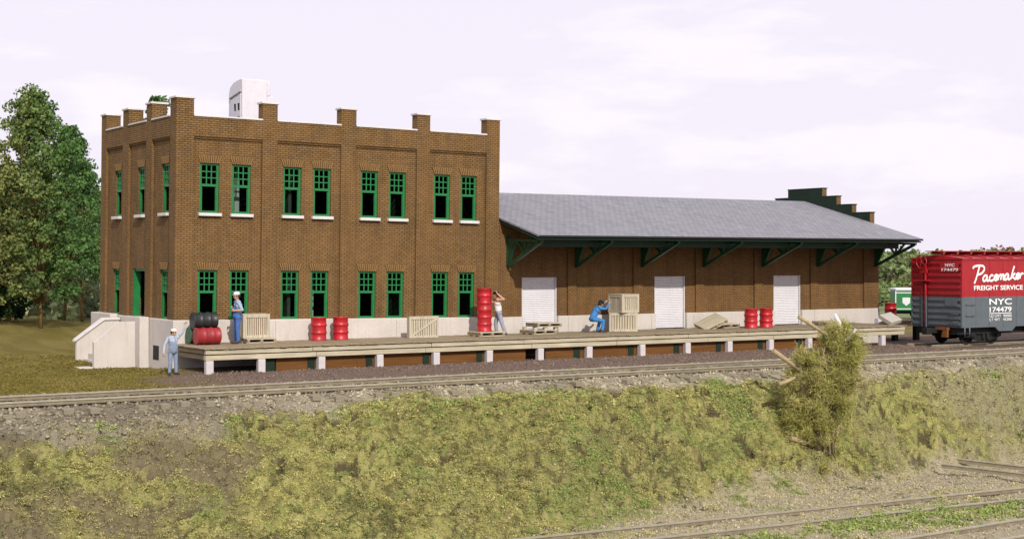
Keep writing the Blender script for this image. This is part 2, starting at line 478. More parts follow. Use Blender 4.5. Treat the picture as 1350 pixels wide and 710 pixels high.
# ------------------------------------------------------------------ scattered flakes (turf, foliage) and stones
def rand_dirs(n):
    v = RNG.normal(size=(n,3)); return v/np.linalg.norm(v, axis=1, keepdims=True)
def flakes(centers, size, cols, aspect=1.0, up=0.0):
    """one small quad leaf per centre, randomly turned"""
    n = len(centers)
    a = rand_dirs(n); a[:,2] += up; a /= np.linalg.norm(a,axis=1,keepdims=True)
    b = np.cross(a, rand_dirs(n)); b /= np.linalg.norm(b,axis=1,keepdims=True)+1e-9
    size = np.broadcast_to(np.asarray(size, float), (n,))[:,None]
    A = a*size*.5*aspect; B = b*size*.5
    sk = RNG.uniform(.3,1.0,(n,1))
    V = np.stack([centers-A-B*sk, centers-A*.2+B, centers+A+B*.3*sk, centers+A*.3-B], 1).reshape(-1,3)
    F = np.arange(n*4).reshape(n,4)
    return V, F, np.repeat(cols, 4, 0)
def turf_field(n_clumps, xr, yr, dens, palette, rmin, rmax, per, fl):
    x = RNG.uniform(*xr, n_clumps); y = RNG.uniform(*yr, n_clumps)
    keep = RNG.random(n_clumps) < dens(x, y); x = x[keep]; y = y[keep]
    z = height(x, y)
    r = rmin + (rmax-rmin)*RNG.random(len(x))**2.5
    cnt = np.maximum(4, (per*(r/rmax)**1.6)).astype(int)
    idx = np.repeat(np.arange(len(x)), cnt); N = len(idx)
    d = rand_dirs(N); d[:,2] = np.abs(d[:,2])*.8
    rad = RNG.random(N)**.4
    c = np.stack([x[idx], y[idx], z[idx]-.02], 1) + d*(rad*r[idx])[:,None]
    base = palette(x, y)
    col = base[idx]*RNG.uniform(.72,1.42,(N,1))
    return flakes(c, RNG.uniform(fl*.6, fl*1.5, N), col)
def pal_turf(x, y):
    c = ground_col(x, y)
    n = fbm(x*.8, y*.8, 71, 3); g = fbm(x*.5, y*.7, 77, 3)
    ol = np.array([.32,.305,.095]); ye = np.array([.46,.43,.16]); br = np.array([.17,.135,.07]); gr = np.array([.24,.30,.09]); gr2=np.array([.10,.15,.045])
    k = RNG.random(len(x))[:,None]
    pick = np.where(k<.45, ol, np.where(k<.75, ye, np.where(k<.93, br, ol*.75)))
    out = .4*pick*1.1 + .7*c*1.1
    f = sstep(.62,.70,g)[:,None]*(RNG.random((len(x),1))<.75)
    out = out*(1-f) + f*gr
    f2 = sstep(.36,.28,g)[:,None]*(RNG.random((len(x),1))<.6)
    out = out*(1-f2) + f2*(.5*gr2+.5*br)
    return out
def dens_slope(x, y):
    yt = toe(x); s = (35.1-y)/(35.1-yt)
    d = sstep(.05,.28,s+.30*(fbm(x*.9,y*.9,81,3)-.5)+.24*sstep(12,20,x))*(1-.75*sstep(.88,1.05,s)*sstep(17,24,x))
    bare = (.12+.88*sstep(22,13,x))*sstep(.56,.74, fbm(x*.16,y*.3,57,3)+.23*sstep(19,11,x)+.35*(fbm(x*1.2,y*1.2,53,3)-.5))
    right = sstep(33.5,37,x)*.62
    return np.clip(d*(1-.6*bare)*(1-right)*(.35+1.0*fbm(x*.7,y*.7,83,3))*(.12+.88*sstep(.12,.4,lump_mask(x,y)[0])), 0, 1)
parts = [turf_field(430000, (6,52), (25.5,36.0), dens_slope, pal_turf, .02, .10, 30, .026),
         turf_field(5200, (6,52), (25.5,35.4), lambda x,y: dens_slope(x,y)*sstep(.42,.62,fbm(x*.6,y*.8,87,3)), pal_turf, .10, .28, 330, .03)]
def dens_patch(x, y):
    g = fbm(x*.45, y*1.2, 91, 3); return sstep(.6,.72,g)*.8*((y>24)&(y<36))
def pal_weed(x, y):
    k = RNG.random(len(x))[:,None]; return np.array([.27,.33,.10])*(.7+.6*k)
parts.append(turf_field(9000, (10,50), (34.0,35.2), lambda x,y: sstep(.63,.71,fbm(x*.5,y*.7,77,3)), pal_weed, .03,.13,30,.035))
# weeds between the yard rails and a few beside the upper track
def weeds_at(px, py, r, n):
    x = RNG.normal(px, r, n); y = RNG.normal(py, r*.45, n); return x, y
wx, wy = [], []
for px, py, r, n in ((30.5,27.1,1.6,260),(27.6,27.3,.9,120),(33.6,27.0,.9,110),(24.5,27.3,.8,60),(38.3,28.2,.3,20),(24.5,40.2,.5,24),(28.0,40.4,.4,20),(35.5,40.3,.5,26),(41.5,40.5,.5,20),(45.0,42.6,.6,40),(23.0,34.6,1.0,60),(20.0,34.6,.8,50)):
    a, b = weeds_at(px, py, r, n); wx.append(a); wy.append(b)
wx = np.concatenate(wx); wy = np.concatenate(wy)
_wz = height(wx, wy); rr = RNG.uniform(.05,.16,len(wx)); idx = np.repeat(np.arange(len(wx)), 34)
d = rand_dirs(len(idx)); d[:,2] = np.abs(d[:,2])
c = np.stack([wx[idx],wy[idx],_wz[idx]],1) + d*(RNG.random(len(idx))**.4*rr[idx])[:,None]
parts.append(flakes(c, RNG.uniform(.03,.06,len(idx)), pal_weed(wx[idx],wy[idx])))
# lawn
def dens_lawn(x, y):
    n = fbm(x*.35, y*.35, 51, 4)
    return 1-sstep(14.5,17.0, x+3.0*(n-.5)*2+(44-y)*.35)*(y<54)
def pal_lawn(x, y):
    k = RNG.random(len(x))[:,None]; return ground_col(x,y)*.5 + .5*np.where(k<.6, np.array([.19,.155,.03]), np.array([.13,.11,.025]))
parts.append(turf_field(26000, (8,19), (40.3,60), dens_lawn, pal_lawn, .03,.09,12,.04))
off = 0; VV=[];FF=[];CC=[]
for V,F,C in parts:
    VV.append(V); FF.append(F+off); CC.append(C); off += len(V)
grass = big_mesh('grass', np.concatenate(VV), np.concatenate(FF), M['turf'], np.concatenate(CC))
print('grass faces',sum(len(f) for f in FF))
tag(grass, kind='stuff')

def stones(n, xr, yr, dens, pal, smin, smax):
    x = RNG.uniform(*xr, n); y = RNG.uniform(*yr, n)
    k = RNG.random(n) < dens(x,y); x=x[k]; y=y[k]; n=len(x)
    z = height(x,y); s = smin+(smax-smin)*RNG.random(n)**3
    o = np.array([[1,0,0],[-1,0,0],[0,1,0],[0,-1,0],[0,0,1],[0,0,-1]],float)
    P = o[None]*RNG.uniform(.55,1.15,(n,6,1)) + RNG.normal(0,.2,(n,6,3))
    an = RNG.uniform(0,2*PI,n); ca,sa = np.cos(an)[:,None],np.sin(an)[:,None]
    P = np.stack([P[...,0]*ca-P[...,1]*sa, P[...,0]*sa+P[...,1]*ca, P[...,2]*.75],-1)*s[:,None,None]
    P += np.stack([x,y,z+s*.2],-1)[:,None,:]
    f = np.array([[0,2,4],[2,1,4],[1,3,4],[3,0,4],[2,0,5],[1,2,5],[3,1,5],[0,3,5]])
    F = (np.arange(n)[:,None,None]*6+f[None]).reshape(-1,3)
    C = np.repeat(pal(x,y)*RNG.uniform(.6,1.35,(n,1)),6,0)
    return P.reshape(-1,3),F,C
sp = [stones(60000,(7,58),(34.2,39.9),lambda x,y:.95*sstep(33.8,35.2,y),lambda x,y:ground_col(x,y)*1.1,.018,.085),
      stones(26000,(15,53),(39.8,50),lambda x,y:sstep(15,18,x+(44-y)*.35),lambda x,y:np.broadcast_to(np.array([.18,.13,.105]),(len(x),3)),.018,.06),
      stones(34000,(17,52),(24.5,33.6),lambda x,y:np.clip(.18+sstep(.8,1.0,(35.1-y)/(35.1-toe(x)))*sstep(17,24,x),0,1),lambda x,y:np.broadcast_to(np.array([.37,.325,.235]),(len(x),3)),.012,.055)]
off=0;VV=[];FF=[];CC=[]
for V,F,C in sp:
    VV.append(V);FF.append(F+off);CC.append(C);off+=len(V)
grav = big_mesh('gravel', np.concatenate(VV), np.concatenate(FF), M['stone'], np.concatenate(CC))
tag(grav, kind='stuff')

# ------------------------------------------------------------------ railway tracks
def rail_bm(L, seglen=None, h=.16):
    b = MB(); hw=.036
    prof = [(-.065,0),(.065,0),(.065,.012),(.014,.022),(.014,h-.048),(hw,h-.04),(hw,h-.004),(-hw,h-.004),(-hw,h-.04),(-.014,h-.048),(-.014,.022),(-.065,.012)]
    b.prism(prof,'x',0,L,0)
    b.box(.0,L,-hw-.004,hw+.004,h-.038,h,1)
    return b
def track(name, p0, p1, gauge, label, sleepers=True, zoff=0.0, h=.16, sp=.56, grp=None):
    p0=Vector(p0); p1=Vector(p1); d=p1-p0; L=d.length; rz=math.atan2(d.y,d.x)
    t=empty(name,p0,rz,label,'railway track',grp)
    t.rotation_euler=(0,-math.asin(d.z/L),rz)
    r=rail_bm(L,h=h).build('rail',[M['rail'],M['railtop']],t); r.location=(0,gauge/2,0)
    r2=r.copy(); COL.objects.link(r2); r2.parent=t; r2.location=(0,-gauge/2,0)
    if sleepers:
        n=min(100,int(L/sp)); s0=None
        for k in range(n):
            if s0 is None:
                s0=MB().box(-.12,.12,-gauge/2-.54,gauge/2+.54,-.2,-.06).build('sleeper',M['tie'],t,bevel=.012); s=s0
            else:
                s=s0.copy(); COL.objects.link(s); s.parent=t
            s.location=(.3+k*sp,random.uniform(-.16,.16),random.uniform(-.06,.01)); s.rotation_euler=(0,random.uniform(-.02,.02),random.uniform(-.05,.05))
    return t
track('railway_track',(2.5,TRK_Y,.56),(60.5,TRK_Y,.56),1.68,'long straight railway track running along the top of the grassy bank',sp=.585,h=.115)
g1=(29.85-.0, 29.1)
track('railway_track',(17.5,29.43,YARD_Z+.01),(52,27.2,YARD_Z+.01),1.45,'half buried pair of yard rails crossing the lower right corner below the bank',h=.12,sp=.62,grp='yard tracks')
track('railway_track',(25.2,24.35,YARD_Z+.01),(47,25.6,YARD_Z+.01),1.45,'second yard track beyond the bright green weeds, only its rail showing at the bottom edge',h=.12,sp=.62,grp='yard tracks')
a=(36.2,32.5); b=(38.3,28.9)
track('railway_track',(a[0]+.85,a[1]+.15,-2.42),(b[0]+.85,b[1]+.15,-2.66),1.55,'short abandoned stub track sinking into gravel at the foot of the bank',sleepers=False,h=.14,grp='yard tracks')
# spur under the boxcar
track('railway_track',(52.6,47.95,.03),(72,47.95,.03),1.45,'short dark spur track under the red and grey boxcar',h=.13,sp=.62)

# ------------------------------------------------------------------ brick office
OX, OY = XatY(228.7, 52.0), 52.0
def ox(u): return XatY(u, OY) - OX          # along the front
def oy(u): return YatX(u, OX) - OY          # along the left side
OL = ox(656.0); OD = oy(130.5)
office = empty('brick_office', (OX, OY, 0), 0, 'two storey brown brick office with green windows and stepped parapet piers', 'building')
office.rotation_euler = (0, R(.68), 0)
ZB, ZH, ZP, ZT = 1.84, 8.44, 9.22, 9.86      # brick base, header underside, parapet, pier top
WH = 1.80; Z2 = 5.70                          # window height, upper sill
WW = .5*((ox(287.7)-ox(262)) + (ox(592.6)-ox(571.5)))

def wall_with_holes(mb, x0, x1, z0, z1, holes, y0, y1, axis='y', m=0, m_in=1):
    """upright wall; front at y0, back at y1; holes = (xa, xb, za, zb)"""
    gx = sorted({x0,x1,*[h[0] for h in holes],*[h[1] for h in holes]}); gx=[g for g in gx if x0<=g<=x1]
    gzz = sorted({z0,z1,*[h[2] for h in holes],*[h[3] for h in holes]}); gzz=[g for g in gzz if z0<=g<=z1]
    def solid(i,k):
        if i<0 or k<0 or i>=len(gx)-1 or k>=len(gzz)-1: return False
        cx=(gx[i]+gx[i+1])/2; cz=(gzz[k]+gzz[k+1])/2
        return not any(h[0]<cx<h[1] and h[2]<cz<h[3] for h in holes)
    def P(x,y,z): return (x,y,z) if axis=='y' else (y,x,z)
    for i in range(len(gx)-1):
        for k in range(len(gzz)-1):
            if not solid(i,k): continue
            xa,xb,za,zb=gx[i],gx[i+1],gzz[k],gzz[k+1]
            mb.poly([P(xa,y0,za),P(xb,y0,za),P(xb,y0,zb),P(xa,y0,zb)],m)
            mb.poly([P(xa,y1,za),P(xa,y1,zb),P(xb,y1,zb),P(xb,y1,za)],m_in)
            if not solid(i-1,k): mb.poly([P(xa,y0,za),P(xa,y0,zb),P(xa,y1,zb),P(xa,y1,za)],m)
            if not solid(i+1,k): mb.poly([P(xb,y0,za),P(xb,y1,za),P(xb,y1,zb),P(xb,y0,zb)],m)
            if not solid(i,k-1): mb.poly([P(xa,y0,za),P(xa,y1,za),P(xb,y1,za),P(xb,y0,za)],m)
            if not solid(i,k+1): mb.poly([P(xa,y0,zb),P(xb,y0,zb),P(xb,y1,zb),P(xa,y1,zb)],m)
def weld(o):
    import bmesh
    bm=bmesh.new(); bm.from_mesh(o.data); bmesh.ops.remove_doubles(bm,verts=bm.verts,dist=.0005)
    bmesh.ops.recalc_face_normals(bm,faces=bm.faces); bm.to_mesh(o.data); bm.free()

front_c2 = [ox((a+b)/2) for a,b in ((262,287.7),(305,329),(372,396),(412,435),(475,497),(512,534),(571.5,592.6),(607.5,627.2))]
front_c1 = [ox((a+b)/2) for a,b in ((261,286),(303,328),(370.7,394),(410,433),(473,495.5),(510.7,532),(570,590.5),(605,625.6))]
front_holes = [(c-WW/2,c+WW/2,Z2,Z2+WH) for c in front_c2] + [(c-WW/2,c+WW/2,ZB-.5,ZB+WH) for c in front_c1]
left_c2 = [oy(150.3), oy(180.3), oy(212)]
left_c1 = [oy(149), oy(211.3)]
DY0, DY1, DZ = oy(188), oy(169.6), 3.66
left_holes = [(c-WW/2,c+WW/2,Z2,Z2+WH) for c in left_c2] + [(c-WW/2,c+WW/2,ZB-.5,ZB+WH) for c in left_c1] + [(DY0,DY1,ZB-.5,DZ)]
back_c = [3.4, 7.3, 12.4]
back_holes = [(c-WW/2,c+WW/2,Z2,Z2+WH) for c in back_c] + [(c-WW/2,c+WW/2,ZB-.5,ZB+WH) for c in back_c]
REC = .10
b=MB(); wall_with_holes(b,.1,OL-.1,ZB,ZP-.06,front_holes,REC,REC+.28)
o=b.build('wall',[M['brick'],M['brick_in']],office); weld(o)
b=MB(); wall_with_holes(b,REC+.283,OD-.1,ZB,ZP-.06,left_holes,REC,REC+.28,axis='x')
o=b.build('wall',[M['brick'],M['brick_in']],office); weld(o)
b=MB(); wall_with_holes(b,.1,OL-.1,ZB,ZP-.06,back_holes,OD,OD-.28)
o=b.build('wall',[M['brick'],M['brick_in']],office); weld(o)
b=MB(); wall_with_holes(b,REC+.283,OD-.283,ZB,ZP-.06,[],OL-.003,OL-.28,axis='x')
o=b.build('wall',[M['brick'],M['brick_in']],office); weld(o)
# header band over the recessed bays, with a corbelled lower edge
b=MB()
pil_u=[(228.7,252),(343,362.5),(447,466.5),(547,564),(639,656)]
pil=[(ox(a),ox(c)) for a,c in pil_u]; pil[0]=(0,pil[0][1]); pil[-1]=(pil[-1][0],OL)
pily_u=[(223.8,228.7),(189.5,196.5),(158.7,166),(130.5,136.8)]
pily=[tuple(sorted((oy(a),oy(c)))) for a,c in pily_u]; pily[0]=(0,.62); pily[-1]=(OD-.62,OD)
for i in range(4):
    b.box(pil[i][1]-.02,pil[i+1][0]+.02,.004,REC-.002,ZH,ZP-.061)
    b.box(pil[i][1]+.0,pil[i+1][0]-.0,.05,REC-.002,ZH-.075,ZH-.001)
b.build('header_band',M['brick'],office)
b=MB()
for i in range(3):
    b.box(.004,REC-.002,pily[i][1]-.02,pily[i+1][0]+.02,ZH,ZP-.061)
    b.box(.05,REC-.002,pily[i][1],pily[i+1][0],ZH-.075,ZH-.001)
b.build('header_band',M['brick'],office)
# pilasters and their parapet piers
def pilaster(x0,x1,y0,y1,ztop=ZT,zb=ZB):
    p=MB().box(x0,x1,y0,y1,zb+.002,ztop-.075).build('pilaster',M['brick'],office)
    MB().box(x0-.05,x1+.05,y0-.05,y1+.05,ztop-.074,ztop).build('cap_stone',M['coping'],p,bevel=.012)
for i,(x0,x1) in enumerate(pil):
    if i==0: pilaster(x0,x1,0,.62)
    elif i==4: pilaster(x0,x1,0,.45)
    else: pilaster(x0,x1,0,.42)
for i,(y0,y1) in enumerate(pily):
    if i>0: pilaster(0,.58,y0,y1)
pilaster(OL-.6,OL,OD-.6,OD+.004)
# copings
b=MB()
for i in range(4): b.box(pil[i][1]+.002,pil[i+1][0]-.002,-.035,.42,ZP-.06,ZP)
b.build('coping',M['coping'],office,bevel=.01)
b=MB()
for i in range(3): b.box(-.035,.42,pily[i][1]+.002,pily[i+1][0]-.002,ZP-.06,ZP)
b.box(.6,OL-.6,OD-.36,OD+.03,ZP-.06,ZP); b.box(OL-.36,OL+.02,.45,OD-.6,ZP-.06,ZP)
b.build('coping',M['coping'],office,bevel=.01)
MB().box(.39,OL-.29,.39,OD-.29,8.62,8.72).build('roof',M['tar'],office)
MB().box(.39,OL-.29,.39,OD-.29,5.15,5.3).build('upper_floor',M['brick_in'],office)
MB().box(.39,OL-.29,.39,OD-.29,ZB-.25,ZB-.05).build('ground_floor',M['brick_in'],office)
# inside partitions that keep the rooms dark
b=MB()
for x in (4.55,9.6): b.box(x,x+.12,.4,OD-.32,5.31,8.61); b.box(x,x+.12,.4,OD-.32,ZB-.04,5.14)
b.build('partition',M['brick_in'],office)
for cx_i,cy_i,z0_i,z1_i in ((ox(388),1.0,ZB-.04,5.1),(ox(321),.9,5.31,8.6),(ox(487),1.1,5.31,8.6),(ox(481),1.3,ZB-.04,5.1),(ox(426),1.2,ZB-.04,5.1)):
    MB().box(cx_i-.09,cx_i+.09,cy_i-.09,cy_i+.09,z0_i,z1_i).build('inside_column',M['shutter'],office)
# foundation
b=MB(); 
b.box(-.05,OL+.0,-.05,OD,-.6,ZB)
fo=b.build('foundation',M['concrete'],office,bevel=.03)
MB().box(-.06,-.053,oy(211),oy(203.5),.34,.86).build('basement_window',M['carblack'],office)  # flat black patch on the left side of the foundation
b=MB()
for u in (455,521.5,362): 
    b.box(ox(u)-.02,ox(u)+.02,-.056,-.051,-.2,ZB-.06)
b.build('foundation_joint',M['greyboard'],office)

def lintel_mb(w):
    b=MB(); n=10; h=.27
    b.prism([(-.5*w,0.002),(.5*w,0.002),(.63*w,h-.002),(-.63*w,h-.002)],'y',-.008,.03,1)
    for k in range(n):
        f0=(k/n-.5); f1=((k+1)/n-.5); g=.012
        b.prism([(f0*w+g,0),(f1*w-g,0),(f1*w*1.28-g,h),(f0*w*1.28+g,h)],'y',-.028-.004*((k*7)%3),.029)
    return b
def window_mb(w,h):
    """frame, meeting rail, nine light upper sash; local x across, z up, y=0 at front of the frame"""
    b=MB(); fw=.085
    b.box(-w/2,-w/2+fw,0,.09,0,h); b.box(w/2-fw,w/2,0,.09,0,h)
    b.box(-w/2+fw,w/2-fw,0,.09,h-fw*.8,h); b.box(-w/2+fw,w/2-fw,0,.09,0,fw*.95)
    zm=h*.56
    b.box(-w/2+fw,w/2-fw,-.012,.075,zm-.045,zm+.045)
    iw=w-2*fw; u0=zm+.045; u1=h-fw*.8
    for k in (1,2):
        x=-iw/2+iw*k/3; b.box(x-.02,x+.02,.012,.05,u0,u1)
        z=u0+(u1-u0)*k/3; b.box(-w/2+fw,w/2-fw,.016,.046,z-.02,z+.02)
    # inner sash stiles of the lower light
    b.box(-w/2+fw,-w/2+fw+.03,.03,.08,fw*.95,zm-.045); b.box(w/2-fw-.03,w/2-fw,.03,.08,fw*.95,zm-.045)
    return b
_wp={}
def window(x,y,z,rz=0,sill=True,parent=office,lint=True):
    if not _wp:
        _wp['w']=window_mb(WW-.006,WH-.006).build('window',M['green'],None); 
        _wp['g']=MB().box(-WW/2+.086,WW/2-.086,.052,.056,.09,WH-.08).build('pane',M['glass'],None)
        _wp['s']=MB().box(-WW/2-.07,WW/2+.07,-.14,.10,-.115,-.004).build('sill',M['coping'],None,bevel=.01)
        _wp['l']=lintel_mb(WW).build('lintel',[M['lintel'],M['mortar']],None)
        w=_wp['w']; g=_wp['g']; s=_wp['s']; l=_wp['l']
    else:
        w,g,s,l=[_wp[k].copy() for k in 'wgsl']
        for q in (w,g): COL.objects.link(q)
        if sill: COL.objects.link(s)
        if lint: COL.objects.link(l)
    w.parent=parent; w.location=(x,y,z+.003); w.rotation_euler=(0,0,rz)
    g.parent=w
    if sill: s.parent=w; s.location=(0,-.06,0)
    if lint: l.parent=w; l.location=(0,-.06,WH)
    return w
for c in front_c2: window(c,REC+.055,Z2)
for c in front_c1: window(c,REC+.055,ZB,sill=False)
for c in left_c2: window(REC+.055,c,Z2,-PI/2)
for c in left_c1: window(REC+.055,c,ZB,-PI/2,sill=False)
for c in back_c:
    window(c,OD-.06,Z2,PI); window(c,OD-.06,ZB,PI,sill=False)
# front door in the left side: frame and an open leaf
fr=MB(); fr.box(REC+.06,REC+.275,DY0,DY0+.06,ZB+.003,DZ); fr.box(REC+.03,REC+.275,DY1-.16,DY1,ZB+.003,DZ); fr.box(REC+.06,REC+.275,DY0+.06,DY1-.16,DZ-.09,DZ)
fr.build('door_frame',M['green'],office)
# rooftop penthouse
PX,PY=22.97,55.5
ph=empty('rooftop_vent_house',(PX,PY,8.55),0,'white vent house with four dark slots standing on the flat office roof','vent house')
PW=XatY(361,PY)-PX; PD=1.4; PT=Zat(103,PX,PY)-8.55
b=MB()
sec=[(0,0),(PD,0),(PD,PT-.55),(PD-.12,PT-.25),(PD-.5,PT-.08),(.22,PT),(0,PT-.02)]
b.prism([(y,z) for y,z in sec],'x',0.02,PW-.28)
b.prism([(0.004,0),(PD-.004,0),(PD-.004,PT-.75),(0.004,PT-.65)],'x',PW-.279,PW)
b.prism([(0.004,PT-.65),(PD-.004,PT-.75),(PD-.5,PT-.12),(.22,PT-.05),(.004,PT-.06)],'x',PW-.279,PW-.14)
b.build('housing',M['white'],ph,bevel=.03)
b=MB(); b.prism([(.12,0),(PD-.25,0),(PD-.25,PT-.75),(.12,PT-.55)],'x',-.005,.019)
b.build('side_panel',M['white'],ph)
b=MB(); b.beam((-.02,.05,PT-.50),(-.02,PD-.18,PT-.70),.05,.05)
b.build('panel_moulding',M['greyboard'],ph)
for yy in (.32,.68):
    for zz in (PT-1.1,PT-1.62):
        MB().prism([(yy-.1,zz-.13),(yy+.04,zz-.13),(yy+.08,zz+.15),(yy-.1,zz+.15)],'x',-.012,-.006).build('louvre_slot',M['carblack'],ph)

# entrance stairs on the left
SX=OX-.05
st=empty('entrance_stairs',(SX,OY,0),0,'pale concrete entrance stairs with sloping side walls at the office door','stairs')
y1=YatX(192,OX)-OY; y2=YatX(160,OX)-OY
xa=XatY(124,OY+y1)-SX; xm=XatY(155,OY+y1)-SX
b=MB(); b.prism([(xa,-.3),(-.02,-.3),(-.02,1.70),(xm,1.70),(xa,.98)],'y',y1,y1+.22)
b.build('cheek_wall',M['concrete'],st,bevel=.02)
xf=XatY(98,OY+y2)-SX
cw=MB().prism([(xf+.08,-.3),(-.02,-.3),(-.02,1.66),(xf+1.15,1.66),(xf+.08,.92)],'y',y2,y2+.2).build('cheek_wall',M['concrete'],st,bevel=.02)
b=MB(); b.prism([(xf,.86),(xf+.02,.95),(xf+1.12,1.76),(-.02,1.76),(-.02,1.665),(xf+1.15,1.665)],'y',y2-.07,y2+.27)
b.build('coping',M['coping'],cw,bevel=.01)
b=MB(); n=8
for k in range(n):
    b.box(xf+.32+k*.2,-.03-.0005*k,y1+.225,y2-.005,-.2 if k==0 else k*.20+.001,(k+1)*.20)
b.build('step',M['concrete'],st,bevel=.01)
MB().box(-.36,-.001,y1-.52,y1-.004,-.3,1.88).build('pedestal',M['concrete'],st,bevel=.025)
MB().box(-.30,-.001,y2+.28,OD-.05,-.3,1.90).build('pedestal',M['concrete'],st,bevel=.025)
MB().box(xa-.55,xa-.02,y1-.05,y1+.6,-.2,.07).build('paving_slab',M['concrete'],st,bevel=.02)

# ------------------------------------------------------------------ warehouse
WX0, WX1, WY, WD = OX+OL+.012, XatY(1158,52.15), 52.15, 10.2
wh=empty('freight_warehouse',(WX0,WY,0),0,'long single storey brick freight warehouse with grey shingle roof and wide bracketed eaves','building')
WL=WX1-WX0
wx=lambda u: XatY(u,WY)-WX0
WZB=1.66
doors_u=[(689,735.5),(864,904.8),(1021,1057)]
DT=3.28
holes=[(wx(a),wx(b_),1.03,DT) for a,b_ in doors_u]
b=MB(); wall_with_holes(b,0.0,WL,WZB,5.55,[(h[0],h[1],WZB-.5,DT) for h in holes],.06,.36)
o=b.build('wall',[M['brick_w'],M['brick_in']],wh); weld(o)
# pilaster strips: flush bays and dark joints
pu=[(661,671.5),(748.5,760),(835,847),(917,928),(994.6,1005.5),(1068.5,1078.5),(1139,1158)]
for i,(a_,c_) in enumerate(pu):
    x0=wx(a_) if i else .0; x1=wx(c_)
    MB().box(x0,x1-(.002 if i==6 else 0),-.02,.059,WZB+.002,5.02).build('pilaster',M['brick_w'],wh)
# gable end and back
RY, RZ, EZ, EY = 57.2-WY, 6.98, 4.96, 49.3-WY
sl=(RZ-EZ)/(RY-EY)
gable=[(.362,WZB),(WD,WZB),(WD,RZ-sl*(WD-RY)-.12),(RY,RZ-.12),(.362,RZ-sl*(RY-.362)-.12)]
MB().prism(gable,'x',WL-.34,WL-.001).build('wall',[M['brick_w']],wh)
MB().prism(gable,'x',.0,.3).build('wall',[M['brick_w']],wh)
MB().box(.301,WL-.341,WD-.3,WD-.002,WZB,RZ-sl*(WD-RY)-.15).build('wall',[M['brick_w']],wh)
# stepped parapet over the far gable
steps=[(55.96,58.44,7.58),(54.96,59.4,7.15),(53.9,60.5,6.7),(52.7,61.7,6.28)]
b=MB(); prev_top=5.5
pts=[(steps[3][0]-WY,5.3)]
for y0,y1_,zt in steps[::-1]: pts+= [(y0-WY,zt)] if False else []
outl=[]
for k in range(3,-1,-1):
    y0,_,zt=steps[k]; zprev=5.3 if k==3 else steps[k+1][2]
    outl += [(y0-WY,zprev),(y0-WY,zt)]
for k in range(4):
    _,y1_,zt=steps[k]; znext=5.3 if k==3 else steps[k+1][2]
    outl += [(y1_-WY,zt),(y1_-WY,znext)]
b.prism(outl,'x',WL+.004,WL+.30)
par=b.build('parapet',M['brick'],wh)
b=MB(); b.prism([(y*1.0,z) for y,z in outl],'x',WL-.02,WL+.0035); b.build('tarred_face',M['tar'],par)  # inner parapet face, near-black green
b=MB()
for k in range(4):
    y0,y1_,zt=steps[k]
    if k==0: b.box(WL-.03,WL+.33,y0-WY-.03,y1_-WY+.03,zt+.001,zt+.05)
    else:
        b.box(WL-.03,WL+.33,y0-WY-.03,steps[k-1][0]-WY-.032,zt+.001,zt+.05); b.box(WL-.03,WL+.33,steps[k-1][1]-WY+.032,y1_-WY+.03,zt+.001,zt+.05)
b.build('coping',M['tar'],par)
# roof slabs
rx0,rx1=.02,WL-.03
b=MB(); th=.07
b.prism([(EY,EZ),(RY,RZ),(RY,RZ-th),(EY,EZ-th)],'x',rx0+.18,rx1)
b.prism([(RY+.001,RZ),(2*RY-EY,EZ),(2*RY-EY,EZ-th),(RY+.001,RZ-th)],'x',rx0+.18,rx1)
rf=b.build('roof',M['roof'],wh)
b=MB(); b.box(rx0+.45,rx1-.55,EY+1.0,EY+1.07,EZ-.45,EZ+.15); 
b.build('eave_board',M['darkgreen'],rf)
MB().box(rx0+.182,rx1-.002,EY-.012,EY-.002,EZ-th-.01,EZ-.005).build('drip_edge',M['carblack'],rf)
b=MB(); 
b.prism([(EY+.1,EZ-th-.075+.03),(.05,EZ+sl*(.05-EY)-th-.05),(.05,EZ+sl*(.05-EY)-th-.1),(EY+.1,EZ-th-.13+.03)],'x',rx0+.2,rx1-.01)
b.build('soffit',M['darkgreen'],rf)
# ridge flashing step at the office wall
MB().box(.16,.30,.35,RY,5.0,5.95).build('flashing',M['tar'],wh)
# foundation
b=MB(); segs=[(0,holes[0][0]),(holes[0][1],holes[1][0]),(holes[1][1],holes[2][0]),(holes[2][1],WL+.05)]
b=MB()
for i,(s0,s1) in enumerate(segs): b.box(s0+.001,s1,-.05,.36,-.6,WZB)
b.box(WL-.30,WL+.05,.361,WD,-.6,WZB)
b.build('foundation',M['concrete'],wh,bevel=.025)
b=MB()
for u in (748.5,914,1073,858): b.box(wx(u)-.02,wx(u)+.02,-.056,-.051,-.2,WZB-.06)
b.build('foundation_joint',M['greyboard'],wh)
MB().box(.05,WL-.35,.4,WD-.4,.8,1.0).build('floor',M['brick_in'],wh)
# roller doors
for h in holes:
    b=MB(); n=30; dz=(DT-1.0)/n
    for k in range(n):
        z0=1.0+k*dz
        b.prism([(.20,z0+.002),(.172,z0+dz*.3),(.172,z0+dz*.75),(.20,z0+dz-.002),(.24,z0+dz-.002),(.24,z0+.002)],'x',h[0]+.03,h[1]-.03)
    d=b.build('roller_door',M['shutter'],wh)
    b=MB(); b.box(h[0]+.001,h[0]+.05,.10,.165,1.0,DT-.001); b.box(h[1]-.05,h[1]-.001,.10,.165,1.0,DT-.001)
    b.build('guide_rail',M['coping'],d)
